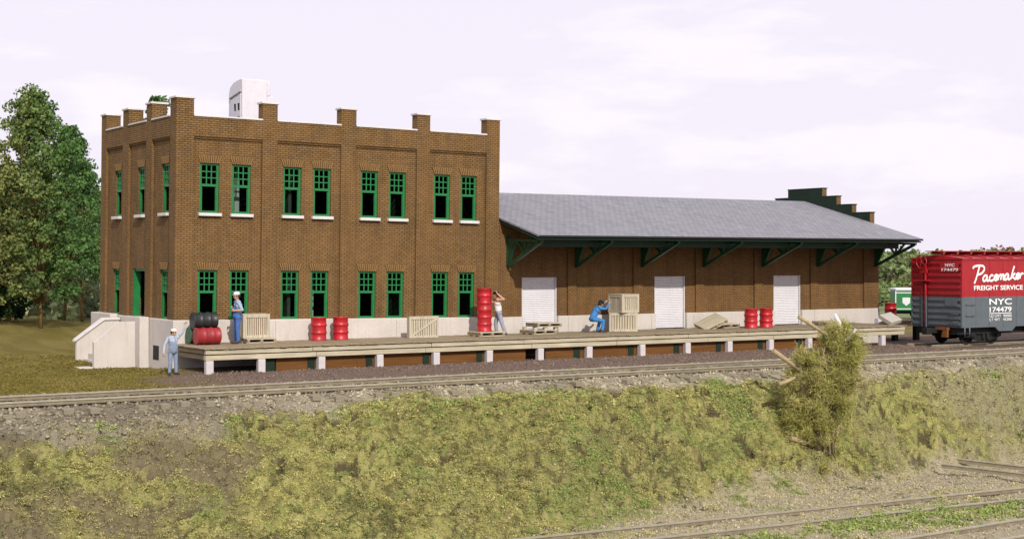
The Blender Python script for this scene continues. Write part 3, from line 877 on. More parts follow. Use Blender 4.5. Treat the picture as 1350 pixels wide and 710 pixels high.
# brackets
feet=[668.5,759,845.5,927,1005,1077,1153.5]
def bracket(x, mat):
    t=.11; yo=EY+.35; zs=EZ-.26
    zf=3.72
    b=MB()
    b.beam((x,-.06,zf-.05),(x,-.06,5.0),t,.11,up=(0,1,0))                       # wall post
    b.beam((x,-.08,zf),(x,yo,zs),t,.12)                                         # long diagonal
    b.beam((x,-.10,zs+.1),(x,yo-.1,zs+.03),t,.10)                                # top chord
    b.beam((x,-.12,zf+.1),(x,-.70,zs+.05),t*.85,.09)                             # steep strut
    b.prism([(-.115,zf+.15),(-.115,zs+.1),(-.62,zs+.1)],'x',x-t*.32,x+t*.32)
    ym=-1.35; zm=zf+(zs-zf)*(-.08-ym)/(-.08-yo)
    b.beam((x,ym,zm),(x,ym+.55,zs+.05),t*.8,.08)
    b.beam((x,ym,zm),(x,ym-.02,zs+.05),t*.78,.08)
    b.beam((x,ym,zm),(x,ym-.55,zs+.05),t*.76,.08)
    return b.build('bracket',mat,wh)
for i,u in enumerate(feet):
    bracket(wx(u), M['bracket'])

# ------------------------------------------------------------------ loading dock
DKZ, DKY = 1.0, 48.6
DX0, DX1 = XatY(270,DKY), XatY(1195.5,DKY)
dk=empty('loading_dock',(DX0,DKY,0),0,'long weathered timber loading dock on short white posts along the brick buildings','loading dock')
L=DX1-DX0
b=MB(); x=0
while x<L-.01:
    w=random.uniform(.2,.27); x1=min(x+w,L)
    dz=random.uniform(-.008,.003)
    b.box(x+.006,x1-.004,random.uniform(-.02,.03),51.93-DKY,DKZ-.04+dz,DKZ+dz); x=x1
b.build('decking',M['wood_y'],dk)
def beamrow(z0,z1,y0,name):
    b=MB(); x=.06
    while x<L-.05:
        w=random.uniform(3.2,5.2); x1=min(x+w,L-.04)
        if L-x1<1.2: x1=L-.04
        b.box(x,x1-.018,y0+random.uniform(-.008,.008),y0+.2,z0,z1); x=x1
    return b.build(name,M['wood'],dk,bevel=.012)
beamrow(DKZ-.215,DKZ-.078,.05,'edge_beam'); beamrow(DKZ-.415,DKZ-.25,.08,'edge_beam')
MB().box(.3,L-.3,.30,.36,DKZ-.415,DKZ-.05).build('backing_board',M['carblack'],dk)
for z0,z1,i in ((DKZ-.215,DKZ-.078,.07),(DKZ-.415,DKZ-.25,.15)):
    MB().box(i,i+.16,.37,2.9,z0,z1).build('end_beam',M['wood_y'],dk,bevel=.012)
    MB().box(L-.22,L-.06,.37,3.3,z0,z1).build('end_beam',M['wood_y'],dk,bevel=.012)
b=MB()
for k in range(40):
    xx=.7+k*(L-1.2)/39; b.box(xx-.06,xx+.06,.38,3.3,DKZ-.28,DKZ-.05)
b.build('joist',M['darkgreen'],dk)
posts_u=[277,345.3,424.6,501.8,576,646,713.5,777.5,848,907.8,963,1017.5,1068.5,1117,1165.5]
p0=None
for u in posts_u:
    if p0 is None:
        p0=MB().box(-.13,.13,0,.23,-.25,DKZ-.425).build('post',M['post'],dk,bevel=.02); p=p0
    else:
        p=p0.copy(); COL.objects.link(p); p.parent=dk
    p.location=(XatY(u,DKY+.04)-DX0,.035+random.uniform(-.015,.015),0); p.rotation_euler=(0,random.uniform(-.02,.02),random.uniform(-.06,.06))
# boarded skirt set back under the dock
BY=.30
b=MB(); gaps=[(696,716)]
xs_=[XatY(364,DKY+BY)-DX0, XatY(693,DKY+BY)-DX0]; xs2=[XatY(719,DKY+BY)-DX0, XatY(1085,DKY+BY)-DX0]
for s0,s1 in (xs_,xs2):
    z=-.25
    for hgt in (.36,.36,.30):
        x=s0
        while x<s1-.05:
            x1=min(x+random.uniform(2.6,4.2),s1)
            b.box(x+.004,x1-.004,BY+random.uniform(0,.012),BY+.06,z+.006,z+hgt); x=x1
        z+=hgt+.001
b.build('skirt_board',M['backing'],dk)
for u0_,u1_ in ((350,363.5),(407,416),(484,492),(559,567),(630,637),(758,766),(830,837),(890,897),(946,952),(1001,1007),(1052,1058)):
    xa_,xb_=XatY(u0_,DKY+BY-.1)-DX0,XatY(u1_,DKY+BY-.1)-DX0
    MB().box(xa_,xb_,BY-.03,BY-.003,-.25,DKZ-.43).build('inner_post',M['tar'],dk)  # post shadow on the skirt, put in as a dark strip
# low dock round the far end of the warehouse
rd=empty('rear_dock',(WX1+.1,52.6,0),0,'small grey timber platform beside the far end wall of the warehouse','loading dock')
b=MB()
for k in range(14): b.box(k*.25+.004,k*.25+.246,0,3.6,DKZ-.10,DKZ+random.uniform(-.01,.004))
b.build('decking',M['wood_y'],rd)
MB().box(0,3.5,.05,.2,DKZ-.3,DKZ-.105).build('edge_beam',M['wood'],rd)
for xx in (.2,1.7,3.2): MB().box(xx-.12,xx+.12,.06,.3,-.2,DKZ-.305).build('post',M['carblack'],rd)

# ------------------------------------------------------------------ drums
def drum_mb(r=.29,h=.84):
    b=MB(); e=.022
    prof=[(r*.93,0.0),(r+.012,0.0),(r+.016,.012),(r+.012,.03),(r-.006,.045)]
    for k in (1,2):
        zc=h*k/3
        prof += [(r-.008,zc-.075),(r-.004,zc-.045),(r+e*.8,zc-.02),(r+e,zc),(r+e*.8,zc+.02),(r-.004,zc+.045),(r-.008,zc+.075)]
    prof += [(r-.006,h-.045),(r+.012,h-.03),(r+.016,h-.012),(r+.012,h),(r*.955,h),(r*.95,h-.022),(.02,h-.02)]
    b.lathe(prof,32)
    return b
_drum={}
def drum(key, mat, loc, label, group=None, r=.29, h=.84, rot=None):
    if key not in _drum:
        d=drum_mb(r,h).build('oil_drum',mat); _drum[key]=d
        for (q,s) in ((.17,.035),(-.17,.022)):
            c_=MB().lathe([(s,0),(s*1.05,.01),(s*.8,.018),(.004,.018)],12).build('bung',mat,d); c_.location=(q,.03,h-.022)
    else: d=copy_tree(_drum[key])
    d.location=loc; d.rotation_euler=rot or (0,0,random.uniform(0,6))
    tag(d,label,'oil drum',group)
    return d
def dk_at(u,Y): return (XatY(u,Y),Y,DKZ+.006)
def put(u,Y,dz=0): return (XatY(u,Y),Y,DKZ+.006+dz)
drum('red',M['red'],put(420,51.35),'red drum on the dock, beside the slatted crate side, left of the near pair','red drums on the dock')
drum('red',M['red'],put(449,51.35),'red drum on the dock, right one of the pair under the office windows','red drums on the dock')
bpy.data.objects['oil_drum']['label']='red drum on the dock, left one of the pair under the office windows'
pz=.175
drum('red',M['red'],put(638.5,50.75,pz),'bottom red drum of the two stacked on a pallet','red drums on the dock')
drum('red',M['red'],put(638.5,50.75,pz+.843),'top red drum of the two stacked on a pallet','red drums on the dock')
drum('red',M['red'],put(990,50.35),'red drum standing before the warehouse, left of the two by the third white door','red drums on the dock',)
drum('red',M['red'],put(1010,50.45),'red drum standing before the warehouse, touching distance from the third white door','red drums on the dock')
rdm=drum('red',M['red'],(XatY(1174,53.3),53.3,DKZ+.006),'lone red drum past the far corner of the warehouse, behind a tilted grey board','red drums on the dock')
RX=(0,PI/2,0)
bx=XatY(257,50.75)
drum('redold',M['redold'],(bx+.06,50.85,DKZ+.31),'worn red drum lying on its side under a black drum',None,.29,.86,RX)
drum('greend',M['greendrum'],(bx+.03,51.49,DKZ+.31),'dark green drum lying behind the worn red drum',None,.29,.86,RX)
drum('blackd',M['blackdrum'],(bx+.06,51.16,DKZ+.31+.53),'black drum lying on top of the red and green drums',None,.29,.86,RX)

# ------------------------------------------------------------------ crates and pallets
def crate(loc,rz,w,d,h,label,diag=False,grp=None,n=9,pallet_feet=False):
    t=empty('wooden_crate',loc,rz,label,'crate',grp)
    fw=.10 if not diag else .085
    # slatted sides
    b=MB()
    b.box(-w/2+.04,w/2-.04,-d/2+.04,d/2-.04,.02,h-.03,1)
    for sgn in (-1,1):
        for k in range(n):
            x0=-w/2+fw+(w-2*fw)*k/n; x1=-w/2+fw+(w-2*fw)*(k+1)/n
            b.box(x0+.013,x1-.013,sgn*(d/2-.035)-.012,sgn*(d/2-.035)+.012,.03,h-.04)
        m=max(4,int(n*d/w))
        for k in range(m):
            y0=-d/2+fw+(d-2*fw)*k/m; y1=-d/2+fw+(d-2*fw)*(k+1)/m
            b.box(sgn*(w/2-.035)-.012,sgn*(w/2-.035)+.012,y0+.013,y1-.013,.03,h-.04)
    b.build('slat_panel',[M['crate'],M['backing']],t)
    b=MB()
    for sgn in (-1,1):
        yf=sgn*(d/2-.012); 
        for x0 in (-w/2,w/2-fw): b.box(x0,x0+fw,yf-.013,yf+.013,.0,h-.03)
        for z0 in (.0,h-.03-fw): b.box(-w/2+fw,w/2-fw,yf-.0125,yf+.0125,z0+.001,z0+fw)
        if diag: b.beam((-w/2+fw,yf,fw),(w/2-fw,yf,h-.03-fw),.024,.08,up=(0,0,1))
        xf=sgn*(w/2-.012)
        for y0 in (-d/2+.027,d/2-fw): b.box(xf-.0115,xf+.0115,y0,y0+fw-.027,.002,h-.03)
        for z0 in (.0,h-.03-fw): b.box(xf-.011,xf+.011,-d/2+fw,d/2-fw,z0+.001,z0+fw)
    b.build('frame',M['crate'],t)
    b=MB(); m=max(4,int(d/.16))
    for k in range(m): b.box(-w/2-.01,w/2+.01,-d/2+d*k/m+.004,-d/2+d*(k+1)/m-.004,h-.029,h)
    b.build('lid',M['crate'],t)
    return t
def pallet_obj(w=1.15,d=1.0,h=.17):
    t=empty('pallet',(0,0,0))
    b=MB(); n=7
    for k in range(n):
        b.box(-w/2,w/2,-d/2+d*k/n+.015,-d/2+d*(k+1)/n-.015,h-.04,h)
    b.build('top_boards',M['wood'],t)
    for x in (-w/2+.06,0,w/2-.06): MB().box(x-.045,x+.045,-d/2,d/2,.035,h-.041).build('stringer',M['wood_y'],t)
    b=MB()
    for y in (-d/2+.08,0,d/2-.08): b.box(-w/2,w/2,y-.06,y+.06,0,.034)
    b.build('bottom_boards',M['wood'],t)
    return t
_pal=[]
def pallet(loc,rz,label,rot=None):
    if not _pal: t=pallet_obj(); _pal.append(t)
    else: t=copy_tree(_pal[0])
    t.location=loc; t.rotation_euler=rot or (0,0,rz)
    tag(t,label,'pallet','wooden pallets on the dock'); return t
cx_=(XatY(320,50.9)+XatY(355.5,50.9))/2; cw_=XatY(355.5,50.9)-XatY(320,50.9)
pallet((cx_+.12,51.15,DKZ+.006),0,'pallet under the slatted crate behind the man with folded arms')
bpy.data.objects['pallet']['label']='pallet under the slatted crate behind the man in dark blue overalls'
crate((cx_+.04,51.25,DKZ+.182),R(-2),cw_*.98,.62,.86,'slatted crate on a pallet behind the man in dark blue overalls',grp='slatted wooden crates',n=10)
c0,c1=XatY(538,50.8),XatY(577.5,50.8)
crate(((c0+c1)/2+.03,50.88,DKZ+.006),R(0),(c1-c0)*.97,.2,.82,'flat slatted crate with a diagonal brace, between the drum pairs and drum stack',True,'slatted wooden crates',11)
pallet(put(641,50.72),0,'pallet carrying the two stacked red drums')
pl=pallet(put(709.5,51.0),R(3),'lower of two pallets piled before the first white door')
pl2=pallet((put(716.5,51.0)[0],50.98,DKZ+.02+.27),R(-4),'upper of two pallets piled before the first white door')
b=MB()
for x in (-.5,.0,.5):
    b.box(x-.07,x+.07,-.45,-.3,0,.1); b.box(x-.07,x+.07,.3,.45,0,.1)
sp_=b.build('timber_spacer',M['crate']); sp_.location=(put(712,51.0)[0],51.0,DKZ+.18); tag(sp_,'short timber blocks between the two pallets before the first white door','timber')
lc=crate(put(821.5,50.95),R(-35),1.18,.80,.78,'lower slatted crate under another, beside the crouching man',False,'slatted wooden crates',9)
uc=crate((put(822,50.98)[0],50.98,DKZ+.792),R(3),.93,.92,.77,'upper slatted crate being pushed by the crouching man',False,'slatted wooden crates',7)
pallet((XatY(938,51.0),51.0,DKZ+.17),0,'pallet tipped up against another between the second and third white doors',(R(16),R(-24),R(-12)))
pallet((XatY(953,51.35),51.35,DKZ+.006),0,'flat pallet lying behind the tipped pallet',(0,0,R(8)))
pallet(put(1092,51.0),R(5),'flat pallet right of the third white door, half behind the bush')
# tilted grey board with small box at the far dock corner
t=empty('tilted_box',(XatY(1173,49.6),49.6,DKZ+.006),R(10),'pale grey flat box tipped up on the far end of the dock','box')
MB().box(-.40,.40,-.36,.36,0,.20,0,Matrix.Translation((0,0,.17))@Matrix.Rotation(R(28),4,'X')@Matrix.Rotation(R(-10),4,'Y')).build('shell',M['greyboard'],t,bevel=.02)
MB().box(-.30,-.1,-.3,.3,0,.12).build('prop',M['wood_y'],t)
wb=MB().box(-.13,.13,-.13,.13,0,.25).build('small_white_box',M['white'],None,loc=put(1158,50.6),bevel=.02); tag(wb,'small white box on the dock near the warehouse corner','box')

# ------------------------------------------------------------------ boxcar
BXX,BXY=53.7,46.4
bc=empty('boxcar',(BXX,BXY,0),0,'red over grey boxcar with white lettering at the far end of the dock','boxcar')
BW,BL=3.0,12.4; BZ0,BZS,BZ1=.93,2.31,4.0
def bz(v,u,Y=BXY): return Zat(v,XatY(u,Y),Y)
b=MB()
b.box(.02,BL-.02,.0,BW,BZ0,BZS,1); b.box(.02,BL-.02,.0,BW,BZS,BZ1,0)
b.build('body',[M['carred'],M['cargrey']],bc)
b=MB()
# side seams, plates and sills
x=.9
while x<BL: b.box(x-.012,x+.012,-.012,-.001,BZS+.001,BZ1-.06,0); b.box(x-.012,x+.012,-.012,-.001,BZ0,BZS-.001,1); x+=.92
b.box(.0,BL,-.018,-.0015,BZ1-.055,BZ1,0)
b.build('side_seam',[M['carred'],M['cargrey']],bc)
b=MB()
for x0 in (2.2,4.4,6.6,8.8): b.prism([(x0,BZ0-.002),(x0+1.4,BZ0-.002),(x0+1.15,BZ0-.2),(x0+.25,BZ0-.2)],'y',-.01,.1)
b.build('side_sill',M['cargrey'],bc)
# corrugated end
b=MB(); nrib=11
for k in range(nrib):
    z=BZ0+.16+k*(BZ1-BZ0-.3)/(nrib-1); m=0 if z>BZS else 1
    for y0,y1_ in ((.1,BW*.66),(BW*.78,BW-.1)):
        b.prism([(z-.085,.018),(z-.05,-.045),(z+.05,-.05),(z+.085,.018)] and [(y0,z-.07),(y1_,z-.07),(y1_,z+.07),(y0,z+.07)],'x',-.05,.0195,m)
b.box(-.03,.0195,-.004,.095,BZ0,BZS,1); b.box(-.03,.0195,-.004,.095,BZS+.001,BZ1,0)
b.box(-.03,.0195,BW-.095,BW+.004,BZ0,BZS,1); b.box(-.03,.0195,BW-.095,BW+.004,BZS+.001,BZ1,0)
b.build('end_wall',[M['carred'],M['cargrey']],bc,bevel=.015)
b=MB()
for y in (BW*.69,BW*.76):
    b.box(-.10,-.03,y-.03,y+.03,BZ0-.02,BZS,1); b.box(-.10,-.03,y-.03,y+.03,BZS+.001,BZ1-.15,0)
for k in range(7):
    z=BZ0+.25+k*.42; b.box(-.09,-.05,BW*.69+.031,BW*.76-.031,z-.02,z+.02,0 if z>BZS else 1)
b.build('end_ladder',[M['carred'],M['cargrey']],bc)
b=MB()
for z in (BZ0+.25,BZ0+.62):
    b.tube([(-.02,.2,z),(-.1,.2,z),(-.1,.62,z),(-.02,.62,z)],.018,6)
b.box(-.07,-.051,.25,.95,BZ0+.98,BZ0+1.32)
b.build('grab_iron',M['cargrey'],bc)
b=MB()
for z in (BZ0+.55,BZ0+1.05): b.tube([(.22,-.005,z),(.22,-.09,z),(.75,-.09,z),(.75,-.005,z)],.016,6)
b.tube([(.12,-.03,BZ0+.02),(.12,-.03,BZ0-.42),(.44,-.03,BZ0-.42),(.44,-.03,BZ0+.02)],.03,6)
b.build('side_step',M['cargrey'],bc)
# roof
b=MB()
b.prism([(-.05,BZ1+.001),(BW+.05,BZ1+.001),(BW+.05,BZ1+.06),(BW/2,BZ1+.22),(-.05,BZ1+.06)],'x',-.04,BL)
x=.6
while x<BL:
    b.prism([(-.045,BZ1+.063),(BW/2,BZ1+.223),(BW+.045,BZ1+.063),(BW+.045,BZ1+.105),(BW/2,BZ1+.262),(-.045,BZ1+.105)],'x',x-.03,x+.03); x+=.92
rfb=b.build('roof',M['carred'],bc)
b=MB()
for k in range(3):
    y=BW/2-.36+k*.25; b.box(-.35,BL+.2,y,y+.23,BZ1+.36,BZ1+.40)
x=.1
while x<BL: b.box(x-.04,x+.04,BW/2-.34,BW/2+.36,BZ1+.24,BZ1+.359); x+=.92
# lateral board
b.build('running_board',M['carred'],bc)
# handbrake
b=MB()
yb=BW*.735; zb=BZ1-.10; n=20
ring=[(-.22,yb+.30*math.cos(2*PI*k/n),zb+.30*math.sin(2*PI*k/n)) for k in range(n+1)]
b.tube(ring,.032,6)
for k in range(5): an=2*PI*k/5; b.tube([(-.22,yb,zb),(-.22,yb+.3*math.cos(an),zb+.3*math.sin(an))],.02,6)
b.tube([(-.26,yb,zb),(-.03,yb,zb)],.05,8)
b.build('brake_wheel',M['carred'],bc)
b=MB(); b.tube([(-.14,BW*.70-.05,zb-.1),(-.14,BW*.70-.05,BZ0-.1)],.022,6); b.box(-.16,-.04,BW*.66,BW*.80,BZ1-.62,BZ1-.42)
b.box(-.34,-.02,BW*.60,BW*.86,BZ1-.98,BZ1-.93)
b.build('brake_rod',M['carred'],bc)
# underframe, coupler, bogies
MB().box(.1,BL-.1,.35,BW-.35,BZ0-.32,BZ0-.002).build('underframe',M['carblack'],bc)
b=MB(); b.box(-.55,.1,BW/2-.14,BW/2+.14,BZ0-.28,BZ0-.06); b.box(-.85,-.5,BW/2-.2,BW/2+.12,BZ0-.33,BZ0-.02)
b.build('coupler',M['carblack'],bc,bevel=.03)
b=MB(); b.box(-.16,.05,BW/2-.75,BW/2-.05,BZ0-.12,BZ0-.005); b.prism([(BW/2-.75,BZ0-.45),(BW/2-.4,BZ0-.45),(BW/2-.5,BZ0-.121),(BW/2-.75,BZ0-.121)],'x',-.15,-.05)
b.build('uncoupling_lever',M['rust'],bc)
RT=.163
for xb in (2.0,BL-2.0):
    bo=empty('bogie',(xb,BW/2,RT)); bo.parent=bc
    b=MB()
    for sgn in (-1,1):
        y=sgn*1.0
        b.prism([(-1.15,.32),(-.75,.22),(-.35,.12),(.35,.12),(.75,.22),(1.15,.32),(1.15,.55),(.5,.66),(-.5,.66),(-1.15,.55)],'y',y-.06,y+.06)
        for k in (-.14,.14): b.lathe([(.07,.18),(.09,.25),(.07,.32),(.09,.39),(.07,.46),(.09,.52)],10,0,Matrix.Translation((k,y+sgn*.1,0)))
        for xx in (-.85,.85): b.box(xx-.14,xx+.14,y-.02+sgn*.08-.06,y+sgn*.08+.06,.32,.60)
    b.box(-.2,.2,-.95,.95,.40,.62)
    b.build('side_frame',M['carblack'],bo,bevel=.01)
    for xx in (-.85,.85):
        b=MB()
        for sgn in (-1,1):
            Mx=Matrix.Translation((xx,sgn*.73,.42))@Matrix.Rotation(R(90)*sgn,4,'X')
            b.lathe([(.46,-.02),(.46,.02),(.42,.03),(.42,.10),(.35,.11),(.30,.07),(.12,.07),(.10,.12)],24,0,Mx)
        b.tube([(xx,-.8,.42),(xx,.8,.42)],.07,8)
        b.build('wheelset',M['carblack'],bo)
# lettering
def text_mesh(s,size,parent,loc,rot,mat,sx=1.0,shear=0,off=.0,align='LEFT',name='lettering',space=1.0):
    c=bpy.data.curves.new(name,'FONT'); c.body=s; c.size=size; c.extrude=.004; c.offset=off; c.shear=shear; c.align_x=align; c.space_character=space
    o=bpy.data.objects.new(name,c); COL.objects.link(o)
    dg=bpy.context.evaluated_depsgraph_get(); me=bpy.data.meshes.new_from_object(o.evaluated_get(dg))
    bpy.data.objects.remove(o); bpy.data.curves.remove(c)
    me.name=name
    xs=[v.co.x for v in me.vertices]; ysv=[v.co.y for v in me.vertices]
    w=max(xs)-min(xs); x0=min(xs); y0=min(ysv); hh=max(ysv)-y0
    for v in me.vertices: v.co.x-=x0; v.co.y-=y0
    me.materials.clear(); me.materials.append(mat)
    m=bpy.data.objects.new(name,me); COL.objects.link(m); m.parent=parent
    m.location=loc; m.rotation_euler=rot
    return m,w,hh
def fit_text(s,u0,u1,v0,v1,off=.0,shear=0,space=1.0):
    """white lettering on the car side filling the surveyed box"""
    xa=XatY(u0,BXY)-BXX; xb=XatY(u1,BXY)-BXX
    um=(u0+u1)/2; zt=bz(v0,um); zb_=bz(v1,um)
    m,w,hh=text_mesh(s,1.0,bc,(xa,-.016,zb_),(PI/2,0,0),M['letter'],off=off,shear=shear,space=space)
    m.scale=((xb-xa)/w,(zt-zb_)/hh,1)
    return m
fit_text('FREIGHT SERVICE',1283.7,1348,375.8,382.0,.02)
fit_text('NYC',1304,1333.5,393.2,401.2,.012)
fit_text('174479',1304.3,1333.2,404.2,410.8,.015)
xa=XatY(1304,BXY)-BXX; xb=XatY(1333.2,BXY)-BXX
MB().box(xa,xb,-.016,-.008,bz(412.9,1318),bz(412.0,1318)).build('lettering',M['letter'],bc)
fit_text('LD LMT  90000',1304.3,1333.2,414.2,417.6,.0)
fit_text('LT WT   45200',1304.3,1333.2,419.0,422.4,.0)
m,w,hh=text_mesh('NYC',1.0,bc,(-.062,.95,BZ1-.32),(PI/2,0,-PI/2),M['letter'],off=.015); m.scale=(.55/w,.14/hh,1)
m,w,hh=text_mesh('174479',1.0,bc,(-.062,1.15,BZ1-.52),(PI/2,0,-PI/2),M['letter'],off=.015); m.scale=(.95/w,.13/hh,1)
MB().box(-.0545,-.0515,.15,1.25,BZ1-.56,BZ1-.12).build('end_plate',M['carred'],bc)
# the script word, drawn as brush strokes
def smooth(pts,n=6):
    P=[Vector((p[0],p[1])) for p in pts]; out=[]
    for i in range(len(P)-1):
        p0=P[max(i-1,0)];p1=P[i];p2=P[i+1];p3=P[min(i+2,len(P)-1)]
        for k in range(n):
            t=k/n; t2=t*t;t3=t2*t
            out.append(.5*((2*p1)+(-p0+p2)*t+(2*p0-5*p1+4*p2-p3)*t2+(-p0+3*p1-3*p2+p3)*t3))
    out.append(P[-1]); return out
# strokes in surveyed units: x along 0..10.4, y up, x-height 1
script=[ [(-.2,2.45),(.1,2.85),(1.2,2.95),(2.05,2.75),(2.25,2.1),(1.7,1.45),(.95,1.3)],
         [(1.15,2.75),(.95,1.6),(.7,.4),(.45,-.35)],
         [(3.05,.95),(2.55,1.05),(2.2,.5),(2.4,.02),(2.85,.2),(3.1,.95),(3.05,.2),(3.3,.0),(3.6,.2)],
         [(4.35,.85),(4.0,1.05),(3.6,.6),(3.75,.05),(4.2,.0),(4.6,.3)],
         [(4.65,.45),(5.2,.65),(5.2,1.0),(4.8,.95),(4.65,.4),(4.95,.0),(5.45,.25)],
         [(5.55,1.0),(5.5,.0)],[(5.55,.6),(5.85,1.0),(6.1,.85),(6.05,.0)],[(6.1,.6),(6.4,1.0),(6.65,.85),(6.6,.15),(6.9,.05)],
         [(7.65,.95),(7.2,1.05),(6.9,.5),(7.05,.02),(7.45,.2),(7.7,.95),(7.65,.2),(7.9,.0),(8.1,.2)],
         [(8.75,2.5),(8.5,1.4),(8.25,.0)],[(9.1,1.1),(8.45,.55),(8.85,.3),(9.15,.0),(9.4,.15)],
         [(9.4,.45),(9.95,.65),(9.95,1.0),(9.55,.95),(9.4,.4),(9.7,.0),(10.15,.25)],
         [(10.3,1.05),(10.25,.0)],[(10.3,.55),(10.55,.95),(10.95,.95)] ]
ux=(XatY(1347,BXY)-XatY(1281.5,BXY))/10.75
uz=(bz(364,1310)-bz(371.2,1310))
xo=XatY(1281.5,BXY)-BXX; zo=bz(371.4,1300)
b=MB()
for s in script:
    pts=[(xo+p.x*ux+p.y*.04,-.016,zo+p.y*uz*.98+p.x*.012) for p in smooth(s)]
    b.tube(pts,.047,8,0,True,(1,.18,1.15))
b.build('lettering',M['letter'],bc)

# ------------------------------------------------------------------ green delivery truck behind the boxcar
TX,TY=at(1180.5,100); TX+=.0
tr=empty('delivery_truck',(TX,TY,0),R(-37),'green delivery truck with white roof, mostly hidden behind the boxcar','truck')
b=MB(); b.box(0,3.6,0,2.1,.62,1.93); b.build('cargo_box',M['green'],tr,bevel=.04)
b=MB(); b.box(-.02,3.62,-.02,2.12,1.935,2.12); b.build('roof',M['white'],tr,bevel=.08)
b=MB(); b.box(-.012,.05,-.012,.05,.64,1.93); b.box(.051,3.55,-.012,-.002,1.78,1.84); b.box(.051,3.55,-.012,-.002,.72,.78); b.build('trim',M['white'],tr)
b=MB(); b.prism([(.46,1.5),(.95,1.5),(.95,1.15),(.70,.95),(.46,1.15)],'y',-.012,-.002); b.build('emblem',M['white'],tr)
b=MB(); b.prism([(3.61,.55),(5.3,.55),(5.3,1.15),(4.75,1.3),(4.45,1.9),(3.61,1.9)],'y',.1,2.0); b.build('cab',M['green'],tr,bevel=.05)
MB().box(3.8,4.35,.09,.099,1.3,1.8).build('window',M['glass'],tr)
for x in (1.7,4.5):
    for y in (.05,1.85):
        w_=MB().lathe([(.2,-.1),(.42,-.1),(.45,-.05),(.45,.05),(.42,.1),(.2,.1)],20,0,Matrix.Translation((x,y,.45))@Matrix.Rotation(PI/2,4,'X')).build('wheel',M['rubber'],tr)
MB().box(.1,5.2,.3,1.8,.42,.60).build('chassis',M['carblack'],tr)

